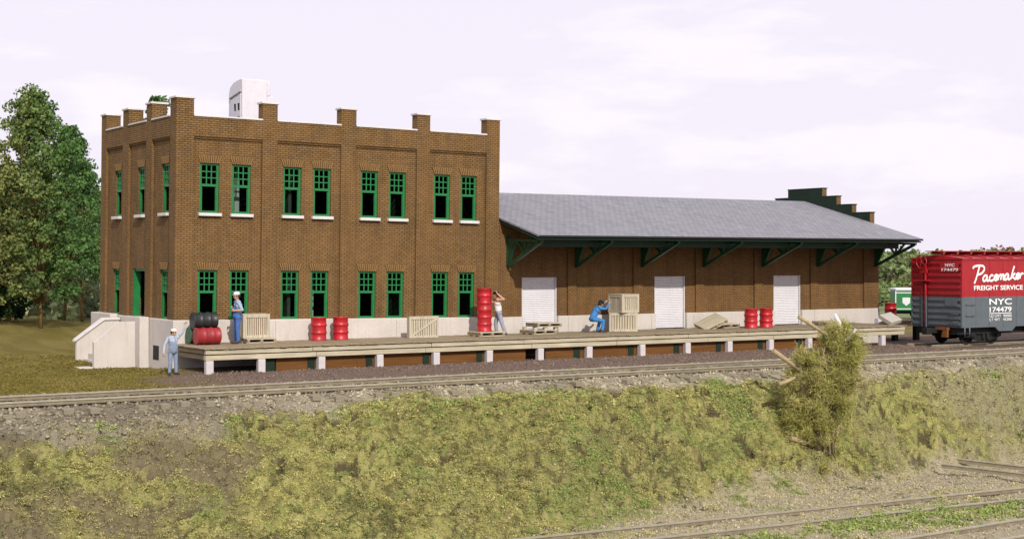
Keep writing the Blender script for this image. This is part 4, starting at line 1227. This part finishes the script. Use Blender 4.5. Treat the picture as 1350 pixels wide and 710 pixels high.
# ------------------------------------------------------------------ people
SKIN=weathered('skin',(.52,.30,.185,1),.08,6,.6,.02)
def cloth(name,c): return weathered(name,c,.22,7,.9,.25,30,streak=0)
def capsule_mesh(mb,p,q,r1,r2,seg=14):
    p=Vector(p);q=Vector(q); d=q-p; L=d.length
    if L<1e-5: d=Vector((0,0,1)); q=p+d*1e-4
    else: d=d.normalized()
    pts=[];rad=[]
    for k in range(5):
        a=PI/2*(1-k/4); pts.append(p-d*r1*math.sin(a)); rad.append(max(r1*math.cos(a),.0015))
    for k in range(1,5):
        a=PI/2*k/4; pts.append(q+d*r2*math.sin(a)); rad.append(max(r2*math.cos(a),.0015))
    pts.insert(5,q); rad.insert(5,r2)
    mb.tube(pts,rad,seg)
def person(loc,rz,J,mats,label,bib=None,cap=None,hair=None,sleeve_bare=False,belly=0,shoes=None,scale=1.0,hands=None,tank=False):
    """J: joints. x forward, y left, z up. one fused body surface, cloth assigned by the limb it covers"""
    root=empty('person',loc,rz,label,'person')
    V=lambda k: Vector(J[k])
    seg=[]  # p,q,r1,r2,tag
    def S(p,q,r1,r2,t): seg.append((Vector(p),Vector(q),r1,r2,t))
    pel=V('pelvis'); che=V('chest'); nk=V('neck'); hd=V('head')
    S(V('hipL'),V('hipR'),.115,.115,'pants'); S(pel,(pel+che)/2,.135,.14+belly*.4,'torso'); S((pel+che)/2,che,.14+belly*.4,.15,'torso')
    up=(che-pel).normalized(); side=(V('shL')-V('shR')).normalized(); fwd=side.cross(up).normalized()
    if belly: S(pel+up*.02+fwd*.03,pel+up*.26+fwd*.03,.125+belly,.115+belly,'torso')
    S(V('shL')-side*.02,V('shR')+side*.02,.088,.088,'torso'); S(che+up*.02+side*.06,che+up*.02-side*.06,.135,.135,'torso')
    S(V('shL')-side*.08,nk,.07,.055,'torso'); S(V('shR')+side*.08,nk,.07,.055,'torso')
    S(nk-up*.02,hd-Vector((0,0,.03)),.056,.055,'skin')
    hf=Vector(J['face']).normalized(); hu=Vector(J.get('crown',(0,0,1))).normalized(); hf=(hf-hu*hf.dot(hu)).normalized(); hs=hu.cross(hf)
    S(hd+hu*.03-hf*.015,hd+hu*.035+hf*.015,.092,.09,'skin'); S(hd-hu*.045+hf*.03,hd-hu*.07+hf*.045,.062,.045,'skin'); S(hd-hu*.03+hs*.02,hd-hu*.03-hs*.02,.07,.07,'skin')
    S(hd+hf*.10+hu*.01,hd+hf*.118-hu*.022,.011,.016,'skin')
    S(hd+hs*.088,hd+hs*.094-hu*.025,.02,.014,'skin'); S(hd-hs*.088,hd-hs*.094-hu*.025,.02,.014,'skin')
    for sd in 'LR':
        sh,el,wr=V('sh'+sd),V('el'+sd),V('wr'+sd)
        ut='skin' if tank else 'shirt'; ft='skin' if (tank or sleeve_bare) else 'shirt'
        S(sh,el,.066,.052,ut); S(el,wr,.05 if ft=='shirt' else .044,.04 if ft=='shirt' else .03,ft)
        hdir=Vector(J.get('hd'+sd, tuple(wr-el))).normalized()
        pn=Vector(J.get('pn'+sd,(0,1 if sd=='R' else -1,0))); pn=(pn-hdir*pn.dot(hdir)).normalized(); ps=hdir.cross(pn)
        S(wr,wr+hdir*.03,.03,.03,'skin')
        for off_ in (-.022,0,.022): S(wr+hdir*.03+ps*off_,wr+hdir*.085+ps*off_*1.15,.021,.019,'skin')
        for k,(off_,ln) in enumerate(((-.034,.058),(-.012,.074),(.012,.078),(.034,.066))):
            a0=wr+hdir*.09+ps*off_; a1=a0+(hdir*.85+pn*.35)*ln*.55+ps*off_*.15; a2=a1+(hdir*.45+pn*.85)*ln*.5
            S(a0,a1,.0125,.012,'skin'); S(a1,a2,.012,.010,'skin')
        tsgn=1 if Vector(J.get('th'+sd,(1,0,.2))).dot(ps)>0 else -1
        t0=wr+hdir*.035+ps*tsgn*.028; t1=t0+(hdir*.6+ps*tsgn*.7+pn*.25)*.04; t2=t1+(hdir*.9+pn*.5)*.032
        S(t0,t1,.016,.014,'skin'); S(t1,t2,.014,.011,'skin')
        hp,kn,an,to=V('hip'+sd),V('kn'+sd),V('an'+sd),V('to'+sd)
        S(hp,kn,.105,.078,'pants'); S(kn,an+(kn-an)*.12,.076,.068,'pants')
        S(an-Vector((0,0,.015)),to,.05,.04,'shoe'); S(an-Vector((0,0,.02))+(an-to).normalized()*.03,an,.045,.05,'shoe')
    b=MB()
    for p,q,r1,r2,t in seg: capsule_mesh(b,p,q,r1,r2)
    o=b.build('body',SKIN,None,fix=False)
    md=o.modifiers.new('remesh','REMESH'); md.mode='VOXEL'; md.voxel_size=.0085
    sm=o.modifiers.new('smooth','SMOOTH'); sm.factor=.5; sm.iterations=2
    dg=bpy.context.evaluated_depsgraph_get(); me=bpy.data.meshes.new_from_object(o.evaluated_get(dg))
    bpy.data.objects.remove(o)
    me.name='body'; me.materials.clear()
    order=['skin','shirt','pants','shoe']
    for k in order: me.materials.append({'skin':SKIN,**mats}[k])
    n=len(me.polygons); c=np.empty(n*3); me.polygons.foreach_get('center',c); c=c.reshape(-1,3)
    best=np.full(n,1e9); ti=np.zeros(n,int); tags=['skin','shirt','pants','shoe','torso']
    for p,q,r1,r2,t in seg:
        p_=np.array(p);d_=np.array(q-p); tt=np.clip(((c-p_)@d_)/max(d_@d_,1e-9),0,1)
        dist=np.linalg.norm(c-(p_+tt[:,None]*d_),axis=1)-(r1+(r2-r1)*tt)
        k=dist<best; best[k]=dist[k]; ti[k]=tags.index(t)
    rel=c-np.array(pel); zz=rel@np.array(up); yy=rel@np.array(side); xx=rel@np.array(fwd); TL=(che-pel).length
    mi=ti.copy()
    tor=ti==4
    mi[tor]=1
    if bib:
        low=zz<.12; bibf=(zz<TL+.02)&(xx>.02)&(np.abs(yy)<.125)
        strap=(np.abs(np.abs(yy)-(.115-.05*(xx<0)))<.024)&(zz>TL*.4)
        mi[tor&(low|bibf|strap)]=2
    else:
        mi[tor&(zz<.06)]=2
    if tank:
        mi[tor&(zz>TL+.06)&(np.abs(yy)>.115)]=0; mi[tor&(zz>TL+.10)]=0
    me.polygons.foreach_set('material_index',mi.astype(np.int32)); me.polygons.foreach_set('use_smooth',np.ones(n,bool))
    bo=bpy.data.objects.new('body',me); COL.objects.link(bo); bo.parent=root
    # face
    for s in (-1,1):
        MB().ball(tuple(hd+hf*.093+hs*.034*s+hu*.018),.011,8,6).build('eye',M['carblack'],root)
    MB().tube([hd+hf*.093-hu*.058+hs*.025,hd+hf*.101-hu*.06,hd+hf*.093-hu*.058-hs*.025],.006,6).build('mouth',LIP,root)
    Mh=Matrix(((hf.x,hs.x,hu.x,hd.x),(hf.y,hs.y,hu.y,hd.y),(hf.z,hs.z,hu.z,hd.z),(0,0,0,1)))
    if hair:
        b=MB(); b.lathe([(.085,-.055),(.1,-.02),(.106,.03),(.098,.08),(.06,.125),(.005,.135)],18,0,Mh@Matrix.Translation((-.022,0,0))); b.build('hair',hair,root)
    if cap:
        b=MB(); b.lathe([(.104,.045),(.112,.06),(.117,.10),(.098,.14),(.055,.16),(.005,.165)],20,0,Mh)
        b.prism([(.08,-.075),(.135,-.062),(.168,-.03),(.175,0),(.168,.03),(.135,.062),(.08,.075)],'z',.05,.064)
        nv=21+0
        # brim points are still in head space: move them
        for i in range(len(b.v)-14,len(b.v)): b.v[i]=tuple(Mh@Vector(b.v[i]))
        b.build('cap',cap,root,fix=True)
    root.scale=(scale,)*3
    return root
LIP=weathered('lips',(.30,.11,.08,1),.1,5,.6,.02)
HAIR=weathered('dark_hair',(.02,.015,.012,1),.2,8,.7)
CAPW=cloth('white_cap_cloth',(.72,.70,.70,1)); CAPK=cloth('black_cap_cloth',(.012,.013,.018,1))
SHOE=weathered('dark_leather',(.05,.04,.045,1),.2,8,.6)
base=dict(pelvis=(0,0,.95),chest=(0,0,1.30),neck=(-.01,0,1.49),head=(.02,0,1.64),face=(1,0,0),
  hipL=(0,.095,.90),hipR=(0,-.095,.90),knL=(.02,.11,.49),knR=(.02,-.11,.49),anL=(0,.12,.09),anR=(0,-.12,.09),toL=(.17,.14,.045),toR=(.17,-.14,.045),
  shL=(0,.185,1.43),shR=(0,-.185,1.43),elL=(-.03,.26,1.14),elR=(-.03,-.26,1.14),wrL=(.05,.28,.90),wrR=(.05,-.28,.90))
def pose(**k): j=dict(base); j.update(k); return j
# man on the dock, facing left along the dock, hands at his bib
px_,py_=XatY(313,50.75),50.75
person((px_,py_,DKZ+.004),R(180-8),pose(chest=(-.02,0,1.30),elL=(-.10,.27,1.17),wrL=(.16,.17,1.15),elR=(-.08,-.27,1.17),wrR=(.16,-.10,1.24),
    hdL=(.5,-.9,.1),hdR=(.5,.8,.2),pnL=(-.6,-.3,0),pnR=(-.6,.3,0),thL=(0,0,1),thR=(0,0,1),face=(1,.1,-.05)),
  dict(shirt=cloth('pale_blue_shirt',(.33,.42,.55,1)),pants=cloth('blue_denim',(.06,.13,.36,1)),shoe=SHOE),
  'man in dark blue overalls and white cap standing on the dock',bib=True,cap=CAPW,hair=HAIR,sleeve_bare=True,belly=.02,scale=1.03)
# man on the ground with a raised arm
u_,dd=228,51.6
gx_,gy_=at(u_,dd)
azim=math.atan2(-.8424*.86-.5388*.5, -.5388*.86+.8424*.5)
person((gx_,gy_,gz(gx_,gy_)-.0),azim,pose(elL=(.10,.36,1.66),wrL=(.15,.44,1.91),hdL=(.05,.2,1),pnL=(1,0,0),thL=(0,-1,0),elR=(-.02,-.32,1.16),wrR=(.05,-.38,.88),pnR=(0,1,0),thR=(1,0,0),
    shL=(.0,.20,1.47),shR=(0,-.20,1.41),face=(.75,.65,.18),head=(.03,.02,1.64),anL=(0,.13,.09),anR=(-.02,-.13,.09),toL=(.15,.19,.045),toR=(.15,-.18,.045)),
  dict(shirt=cloth('grey_blue_shirt',(.40,.45,.55,1)),pants=cloth('faded_denim',(.22,.28,.39,1)),shoe=SHOE),
  'man in faded overalls and white cap standing on the ground, one arm raised',bib=True,cap=CAPW,hair=HAIR,belly=.055,scale=.88)
# man in white vest beside the drum stack
cx2,cy2=XatY(657.5,50.55),50.55
person((cx2,cy2,DKZ+.004),R(180-20),pose(pelvis=(0,0,.93),chest=(.05,0,1.27),neck=(.07,0,1.45),head=(.11,0,1.59),face=(1,.05,.12),
    hipL=(0,.095,.88),hipR=(0,-.095,.88),knL=(-.10,.14,.48),anL=(-.24,.17,.09),toL=(-.08,.2,.045),knR=(.10,-.12,.48),anR=(.04,-.13,.09),toR=(.2,-.14,.045),
    shL=(.06,.19,1.41),shR=(.06,-.19,1.41),elL=(-.12,.36,1.44),wrL=(.10,.20,1.66),hdL=(.45,-.2,.9),pnL=(1,0,-.5),thL=(0,-1,0),
    elR=(.28,-.24,1.28),wrR=(.44,-.14,1.46),hdR=(.6,.1,.8),pnR=(1,0,-.4),thR=(0,1,0)),
  dict(shirt=cloth('white_vest',(.74,.72,.70,1)),pants=cloth('grey_jeans',(.28,.30,.38,1)),shoe=SHOE),
  'man in white vest and grey trousers reaching up beside the stacked red drums',cap=CAPK,hair=HAIR,tank=True,scale=1.0)
# crouching man pushing the upper crate
dx2,dy2=XatY(789.5,50.5),50.5
person((dx2,dy2,DKZ+.004),R(-6),pose(pelvis=(-.30,0,.60),chest=(-.12,0,.90),neck=(.0,0,1.04),head=(.09,0,1.16),face=(1,0,-.15),crown=(.3,0,.95),
    hipL=(-.28,.11,.56),hipR=(-.28,-.11,.56),knL=(.15,.16,.49),knR=(.12,-.17,.48),anL=(.02,.16,.09),anR=(.06,-.18,.09),toL=(.19,.19,.045),toR=(.23,-.2,.045),
    shL=(-.03,.19,1.00),shR=(-.03,-.19,1.00),elL=(.18,.20,1.06),wrL=(.36,.13,1.22),elR=(.19,-.25,.98),wrR=(.36,-.19,1.17),
    hdL=(.6,0,.75),hdR=(.6,.1,.75),pnL=(1,0,-.5),pnR=(1,0,-.5),thL=(0,-1,0),thR=(0,1,0)),
  dict(shirt=cloth('blue_boiler_suit',(.05,.20,.48,1)),pants=cloth('blue_boiler_suit_legs',(.05,.20,.48,1)),shoe=SHOE),
  'crouching man in a blue boiler suit pushing the upper crate',cap=CAPK,hair=HAIR,scale=1.0)

# ------------------------------------------------------------------ trees
def leaf_cloud(cl, rad, n_per, size, pal, squash=.8):
    """cl: cluster centres; leaves fill each cluster shell"""
    idx=np.repeat(np.arange(len(cl)),n_per); N=len(idx)
    d=rand_dirs(N); d[:,2]*=squash
    r=np.asarray(rad)[idx]*RNG.random(N)**.45
    c=cl[idx]+d*r[:,None]
    k=RNG.random((len(cl),1)); base=pal(cl,k)
    col=base[idx]*RNG.uniform(.65,1.35,(N,1))
    return flakes(c,RNG.uniform(size*.6,size*1.4,N),col,1.3)
def tree(x,y,h,prof,label,pal,ncl,nper,leafs,trunk_r=.2,lean=(0,0),clr=.6,group=None,low=.25):
    z=gz(x,y); t=empty('tree',(x,y,z),0,label,'tree',group)
    b=MB(); pts=[];rd_=[]
    for k in range(9):
        f=k/8; pts.append((lean[0]*f+.12*math.sin(f*5+x),lean[1]*f+.12*math.cos(f*4+x)-.12,-.15+f*h*.92)); rd_.append(trunk_r*(1-f*.9)+.012)
    b.tube(pts,rd_,10)
    cls=[]
    for k in range(ncl):
        f=low+(1-low)*((k+.5)/ncl)**.9
        R_=np.interp(f,[p[0] for p in prof],[p[1] for p in prof])
        an=k*2.4+random.uniform(-.4,.4); rr=R_*math.sqrt(random.uniform(.06,1))*random.uniform(.7,1.12)
        p=Vector((lean[0]*f+rr*math.cos(an),lean[1]*f+rr*math.sin(an),f*h+random.uniform(-.3,.3))); cls.append(p)
        if k%2==0:
            i=min(8,max(1,int((f-.12)*8))); a0=Vector(pts[i])
            mid=(a0+p)/2+Vector((0,0,.15)); b.tube([a0,mid,p],[trunk_r*.2*(1-f)+.012,trunk_r*.13*(1-f)+.008,.005],6)
    b.build('trunk',M['trunk'],t)
    cl=np.array([tuple(p) for p in cls]); rad=RNG.uniform(clr*.5,clr*1.25,ncl)
    V,F,C=leaf_cloud(cl,rad,nper,leafs,pal)
    cr=big_mesh('crown',V,F,M['leaf'],C,parent=t)
    return t
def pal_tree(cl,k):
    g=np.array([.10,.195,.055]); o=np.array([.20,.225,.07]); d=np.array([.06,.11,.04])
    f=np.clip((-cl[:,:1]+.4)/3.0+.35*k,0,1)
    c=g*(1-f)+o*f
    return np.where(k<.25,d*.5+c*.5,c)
def pal_green(cl,k): return np.where(k<.4,np.array([.06,.12,.04]),np.array([.105,.205,.06]))
profA=[(0,1.2),(.12,1.9),(.2,2.4),(.3,2.8),(.45,2.8),(.6,2.6),(.78,2.0),(.92,1.1),(1,.45)]
tx,ty=at(50,75.4)
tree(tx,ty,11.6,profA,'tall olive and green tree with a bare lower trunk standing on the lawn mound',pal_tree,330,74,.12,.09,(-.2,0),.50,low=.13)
profB=[(0,.4),(.2,2.0),(.4,2.6),(.65,2.2),(.85,1.2),(1,.4)]
tx,ty=at(86,84)
tree(tx,ty,10.6,profB,'dark green tree with a thin yellowish trunk between the tall tree and the office',pal_green,230,72,.12,.08,(.2,0),.50,low=.24)
tx,ty=at(105,92)
tree(tx,ty,9.5,profB,'smaller leafy tree close behind the left corner of the office',pal_green,120,85,.13,.09,(.1,0),.50,low=.30)
tx,ty=at(8,80)
tree(tx,ty,8.0,[(0,1.0),(.25,2.2),(.5,2.3),(.8,1.5),(1,.4)],'low dark bushy tree at the far left edge behind the tall tree',lambda cl,k: np.where(k<.5,np.array([.025,.06,.022]),np.array([.045,.095,.03])),130,150,.15,.12,(0,0),.65,low=.06)
tx,ty=at(209,92)
tree(tx,ty,13.6,profB,'green treetop rising behind the office roof between the parapet piers',pal_green,110,110,.13,.14,(0,0),.5,low=.3)

# woods on the rising land, haze put into the pale leaf colours
def wood_clumps(us, d0, d1, n, hmin, hmax, pals):
    u=RNG.uniform(us[0],us[1],n); dd_=d0+(d1-d0)*RNG.random(n)**.7
    a=(u-CX)/FPX; x=(FX+a*FY)*dd_; y=(FY-a*FX)*dd_
    z=height(x,y,False); h=RNG.uniform(hmin,hmax,n)
    cl=[];rad=[];cc=[]
    for k in range(5):
        cl.append(np.stack([x+RNG.normal(0,.28,n)*h,y+RNG.normal(0,.28,n)*h,z+h*RNG.uniform(.1,.75,n)],1)); rad.append(h*RNG.uniform(.22,.42,n))
        cc.append(pals[RNG.integers(0,len(pals),n)] if k==0 else cc[0])
    cl=np.concatenate(cl); rad=np.concatenate(rad); cc=np.concatenate(cc)
    return leaf_cloud(cl,rad,46,.36,lambda c_,k: cc*(.8+.4*k))
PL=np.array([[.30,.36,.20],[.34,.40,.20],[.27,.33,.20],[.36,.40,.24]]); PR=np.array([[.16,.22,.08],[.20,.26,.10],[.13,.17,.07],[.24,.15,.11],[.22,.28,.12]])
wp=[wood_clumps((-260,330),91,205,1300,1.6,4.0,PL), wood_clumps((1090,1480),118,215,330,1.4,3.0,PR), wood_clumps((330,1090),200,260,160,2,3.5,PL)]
off=0;VV=[];FF=[];CC=[]
for V,F,C in wp: VV.append(V);FF.append(F+off);CC.append(C);off+=len(V)
fw_=big_mesh('woods',np.concatenate(VV),np.concatenate(FF),M['leaf'],np.concatenate(CC)); tag(fw_,kind='stuff')

# ------------------------------------------------------------------ mossy shrub tree on the bank
sx_,sy_=32.1,33.3; sz_=gz(sx_,sy_)
sh=empty('shrub_tree',(sx_,sy_,sz_),0,'scraggly olive shrub tree with broken pale branches growing out of the bank','shrub')
Rt=Vector((.8424,-.5388,0)); Up=Vector((0,0,1)); Fw=Vector((.5388,.8424,0)); SD=45.4
def P_(u,v,f=0): return Rt*((u-1075)*SD/FPX)+Up*((585-v)*SD/FPX)+Fw*f
b=MB()
for path,r0 in (([(1078,590,0),(1080,540,.05),(1092,490,.1),(1102,450,.05),(1106,418,.1)],.13),([(1068,588,.1),(1064,540,0),(1056,490,-.1),(1052,462,-.1)],.10),([(1092,588,-.05),(1104,560,0),(1108,540,.05)],.07)):
    pts=[P_(*p) for p in path]; n=len(pts); b.tube(pts,[r0*(1-.6*i/(n-1)) for i in range(n)],10)
for k in range(9):
    u0=random.uniform(1058,1098); pts=[P_(u0+random.uniform(-6,6)+k_*random.uniform(-3,5),588-k_*random.uniform(26,36),random.uniform(-.25,.1)) for k_ in range(5)]; b.tube(pts,[.03,.026,.022,.016,.008],6)
b.build('trunk',M['shrubwood'],sh)
for (p,q,r) in ((P_(1088,432,-.2),P_(1048,407,-.5),.055),(P_(1052,478,-.2),P_(1015,451,-.5),.07),(P_(1045,487,-.3),P_(1021,495,-.6),.06),(P_(1072,574,-.2),P_(1038,565,-.5),.07)):
    m_=(p+q)/2+Vector((0,0,random.uniform(-.04,.04))); MB().tube([p,m_,q],[r*.8,r,r*1.05],10).build('broken_branch',M['deadwood'],sh)
for (p,q,r) in ((P_(1106,428,0),P_(1099,404,-.1),.07),(P_(1112,442,0),P_(1127,424,-.1),.06)):
    m_=(p+q)/2+Rt*.06; MB().tube([p,m_,q],[r*.7,r,r*.6],9).build('bleached_stub',M['white'],sh)
cl=[];rad=[]
for (u,v,r,n) in ((1120,448,22,26),(1105,432,16,14),(1070,505,34,60),(1060,470,22,26),(1095,520,28,36),(1062,545,26,34),(1085,560,26,26),(1050,530,16,14),(1110,500,18,16),(1075,585,22,18),(1128,460,12,8),(1102,475,20,22),(1085,470,18,16),(1115,490,18,16),(1095,440,12,10),(1040,510,10,6)):
    for k in range(n):
        an=random.uniform(0,2*PI); rr=r*math.sqrt(random.random())
        p=P_(u+rr*math.cos(an),v+rr*math.sin(an),random.gauss(.12 if u>1080 else 0,.28)); cl.append(tuple(p)); rad.append(random.uniform(.08,.2))
kp=[i for i in range(len(cl)) if random.random()<.72]; cl=[cl[i] for i in kp]; rad=[rad[i]*random.uniform(.5,1.3) for i in kp]
cl=np.array(cl); rad=np.array(rad); idx=np.repeat(np.arange(len(cl)),430); N=len(idx)
dd0=rand_dirs(N); rr0=np.abs(RNG.normal(0,1.0,N))*rad[idx]*1.35
c=cl[idx]+dd0*rr0[:,None]
k=RNG.random((len(cl),1)); basec=np.where(k<.5,np.array([.33,.32,.09]),np.where(k<.82,np.array([.42,.39,.14]),np.array([.17,.15,.055])))
a=rand_dirs(N)*.8+dd0*.7; a[:,2]+=.15; a/=np.linalg.norm(a,axis=1,keepdims=True); bb=np.cross(a,rand_dirs(N)); bb/=np.linalg.norm(bb,axis=1,keepdims=True)+1e-9
Ln=RNG.uniform(.05,.17,(N,1)); Wd=RNG.uniform(.007,.014,(N,1))
Vq=np.stack([c-a*Ln*.5-bb*Wd*.5,c-a*Ln*.5+bb*Wd*.5,c+a*Ln*.5+bb*Wd*.4,c+a*Ln*.5-bb*Wd*.4],1).reshape(-1,3)
big_mesh('foliage',Vq,np.arange(N*4).reshape(N,4),M['turf'],np.repeat(basec[idx]*RNG.uniform(.7,1.3,(N,1)),4,0),parent=sh)

# ------------------------------------------------------------------ sun, sky, camera
S_=Vector((-.75,-2.8,1.95)).normalized()
elev=math.asin(S_.z); azi=math.atan2(S_.x,S_.y)
sun=bpy.data.lights.new('sun','SUN'); sun.energy=4.0; sun.angle=R(.5); sun.color=(1,.93,.82)
so=bpy.data.objects.new('sun',sun); COL.objects.link(so); so.rotation_euler=(-S_).to_track_quat('-Z','Y').to_euler(); so.location=S_*60
w=bpy.data.worlds.new('World'); scene.world=w; w.use_nodes=True
nt=w.node_tree; bg=nt.nodes['Background']; bg.inputs['Strength'].default_value=.1
sky=nt.nodes.new('ShaderNodeTexSky'); sky.sky_type='NISHITA'; sky.sun_disc=False; sky.sun_elevation=elev; sky.sun_rotation=azi; sky.altitude=50; sky.air_density=1.0; sky.dust_density=2.0
tcn=nt.nodes.new('ShaderNodeTexCoord'); mp=nt.nodes.new('ShaderNodeMapping'); mp.inputs['Scale'].default_value=(2.6,2.6,10); nt.links.new(tcn.outputs['Generated'],mp.inputs['Vector'])
nz=nt.nodes.new('ShaderNodeTexNoise'); nz.inputs['Scale'].default_value=2.2; nz.inputs['Detail'].default_value=7; nz.inputs['Roughness'].default_value=.55; nt.links.new(mp.outputs[0],nz.inputs['Vector'])
cr=nt.nodes.new('ShaderNodeValToRGB'); cr.color_ramp.elements[0].position=.50; cr.color_ramp.elements[1].position=.60; nt.links.new(nz.outputs['Fac'],cr.inputs[0])
veil=nt.nodes.new('ShaderNodeMix'); veil.data_type='RGBA'; veil.inputs[0].default_value=.93; nt.links.new(sky.outputs[0],veil.inputs[6]); veil.inputs[7].default_value=(9.65,9.0,10.15,1)
cm=nt.nodes.new('ShaderNodeMix'); cm.data_type='RGBA'; nt.links.new(cr.outputs[0],cm.inputs[0]); nt.links.new(veil.outputs[2],cm.inputs[6]); cm.inputs[7].default_value=(10.1,9.5,10.2,1)
nt.links.new(cm.outputs[2],bg.inputs['Color'])

cam=bpy.data.cameras.new('camera'); co_=bpy.data.objects.new('camera',cam); COL.objects.link(co_)
cam.sensor_width=36; cam.lens=36*FPX/1350; cam.clip_end=6000; cam.clip_start=.5
co_.location=(0,0,EYE); co_.rotation_euler=(PI/2,0,-math.atan2(FX,FY)); cam.shift_y=-(355-HZ)/1350
scene.camera=co_
scene.view_settings.view_transform='Standard'; scene.view_settings.look='None'; scene.view_settings.exposure=0; scene.view_settings.gamma=1
try: scene.view_settings.use_curve_mapping=False
except Exception: pass
scene.cycles.max_bounces=6; scene.cycles.transparent_max_bounces=12
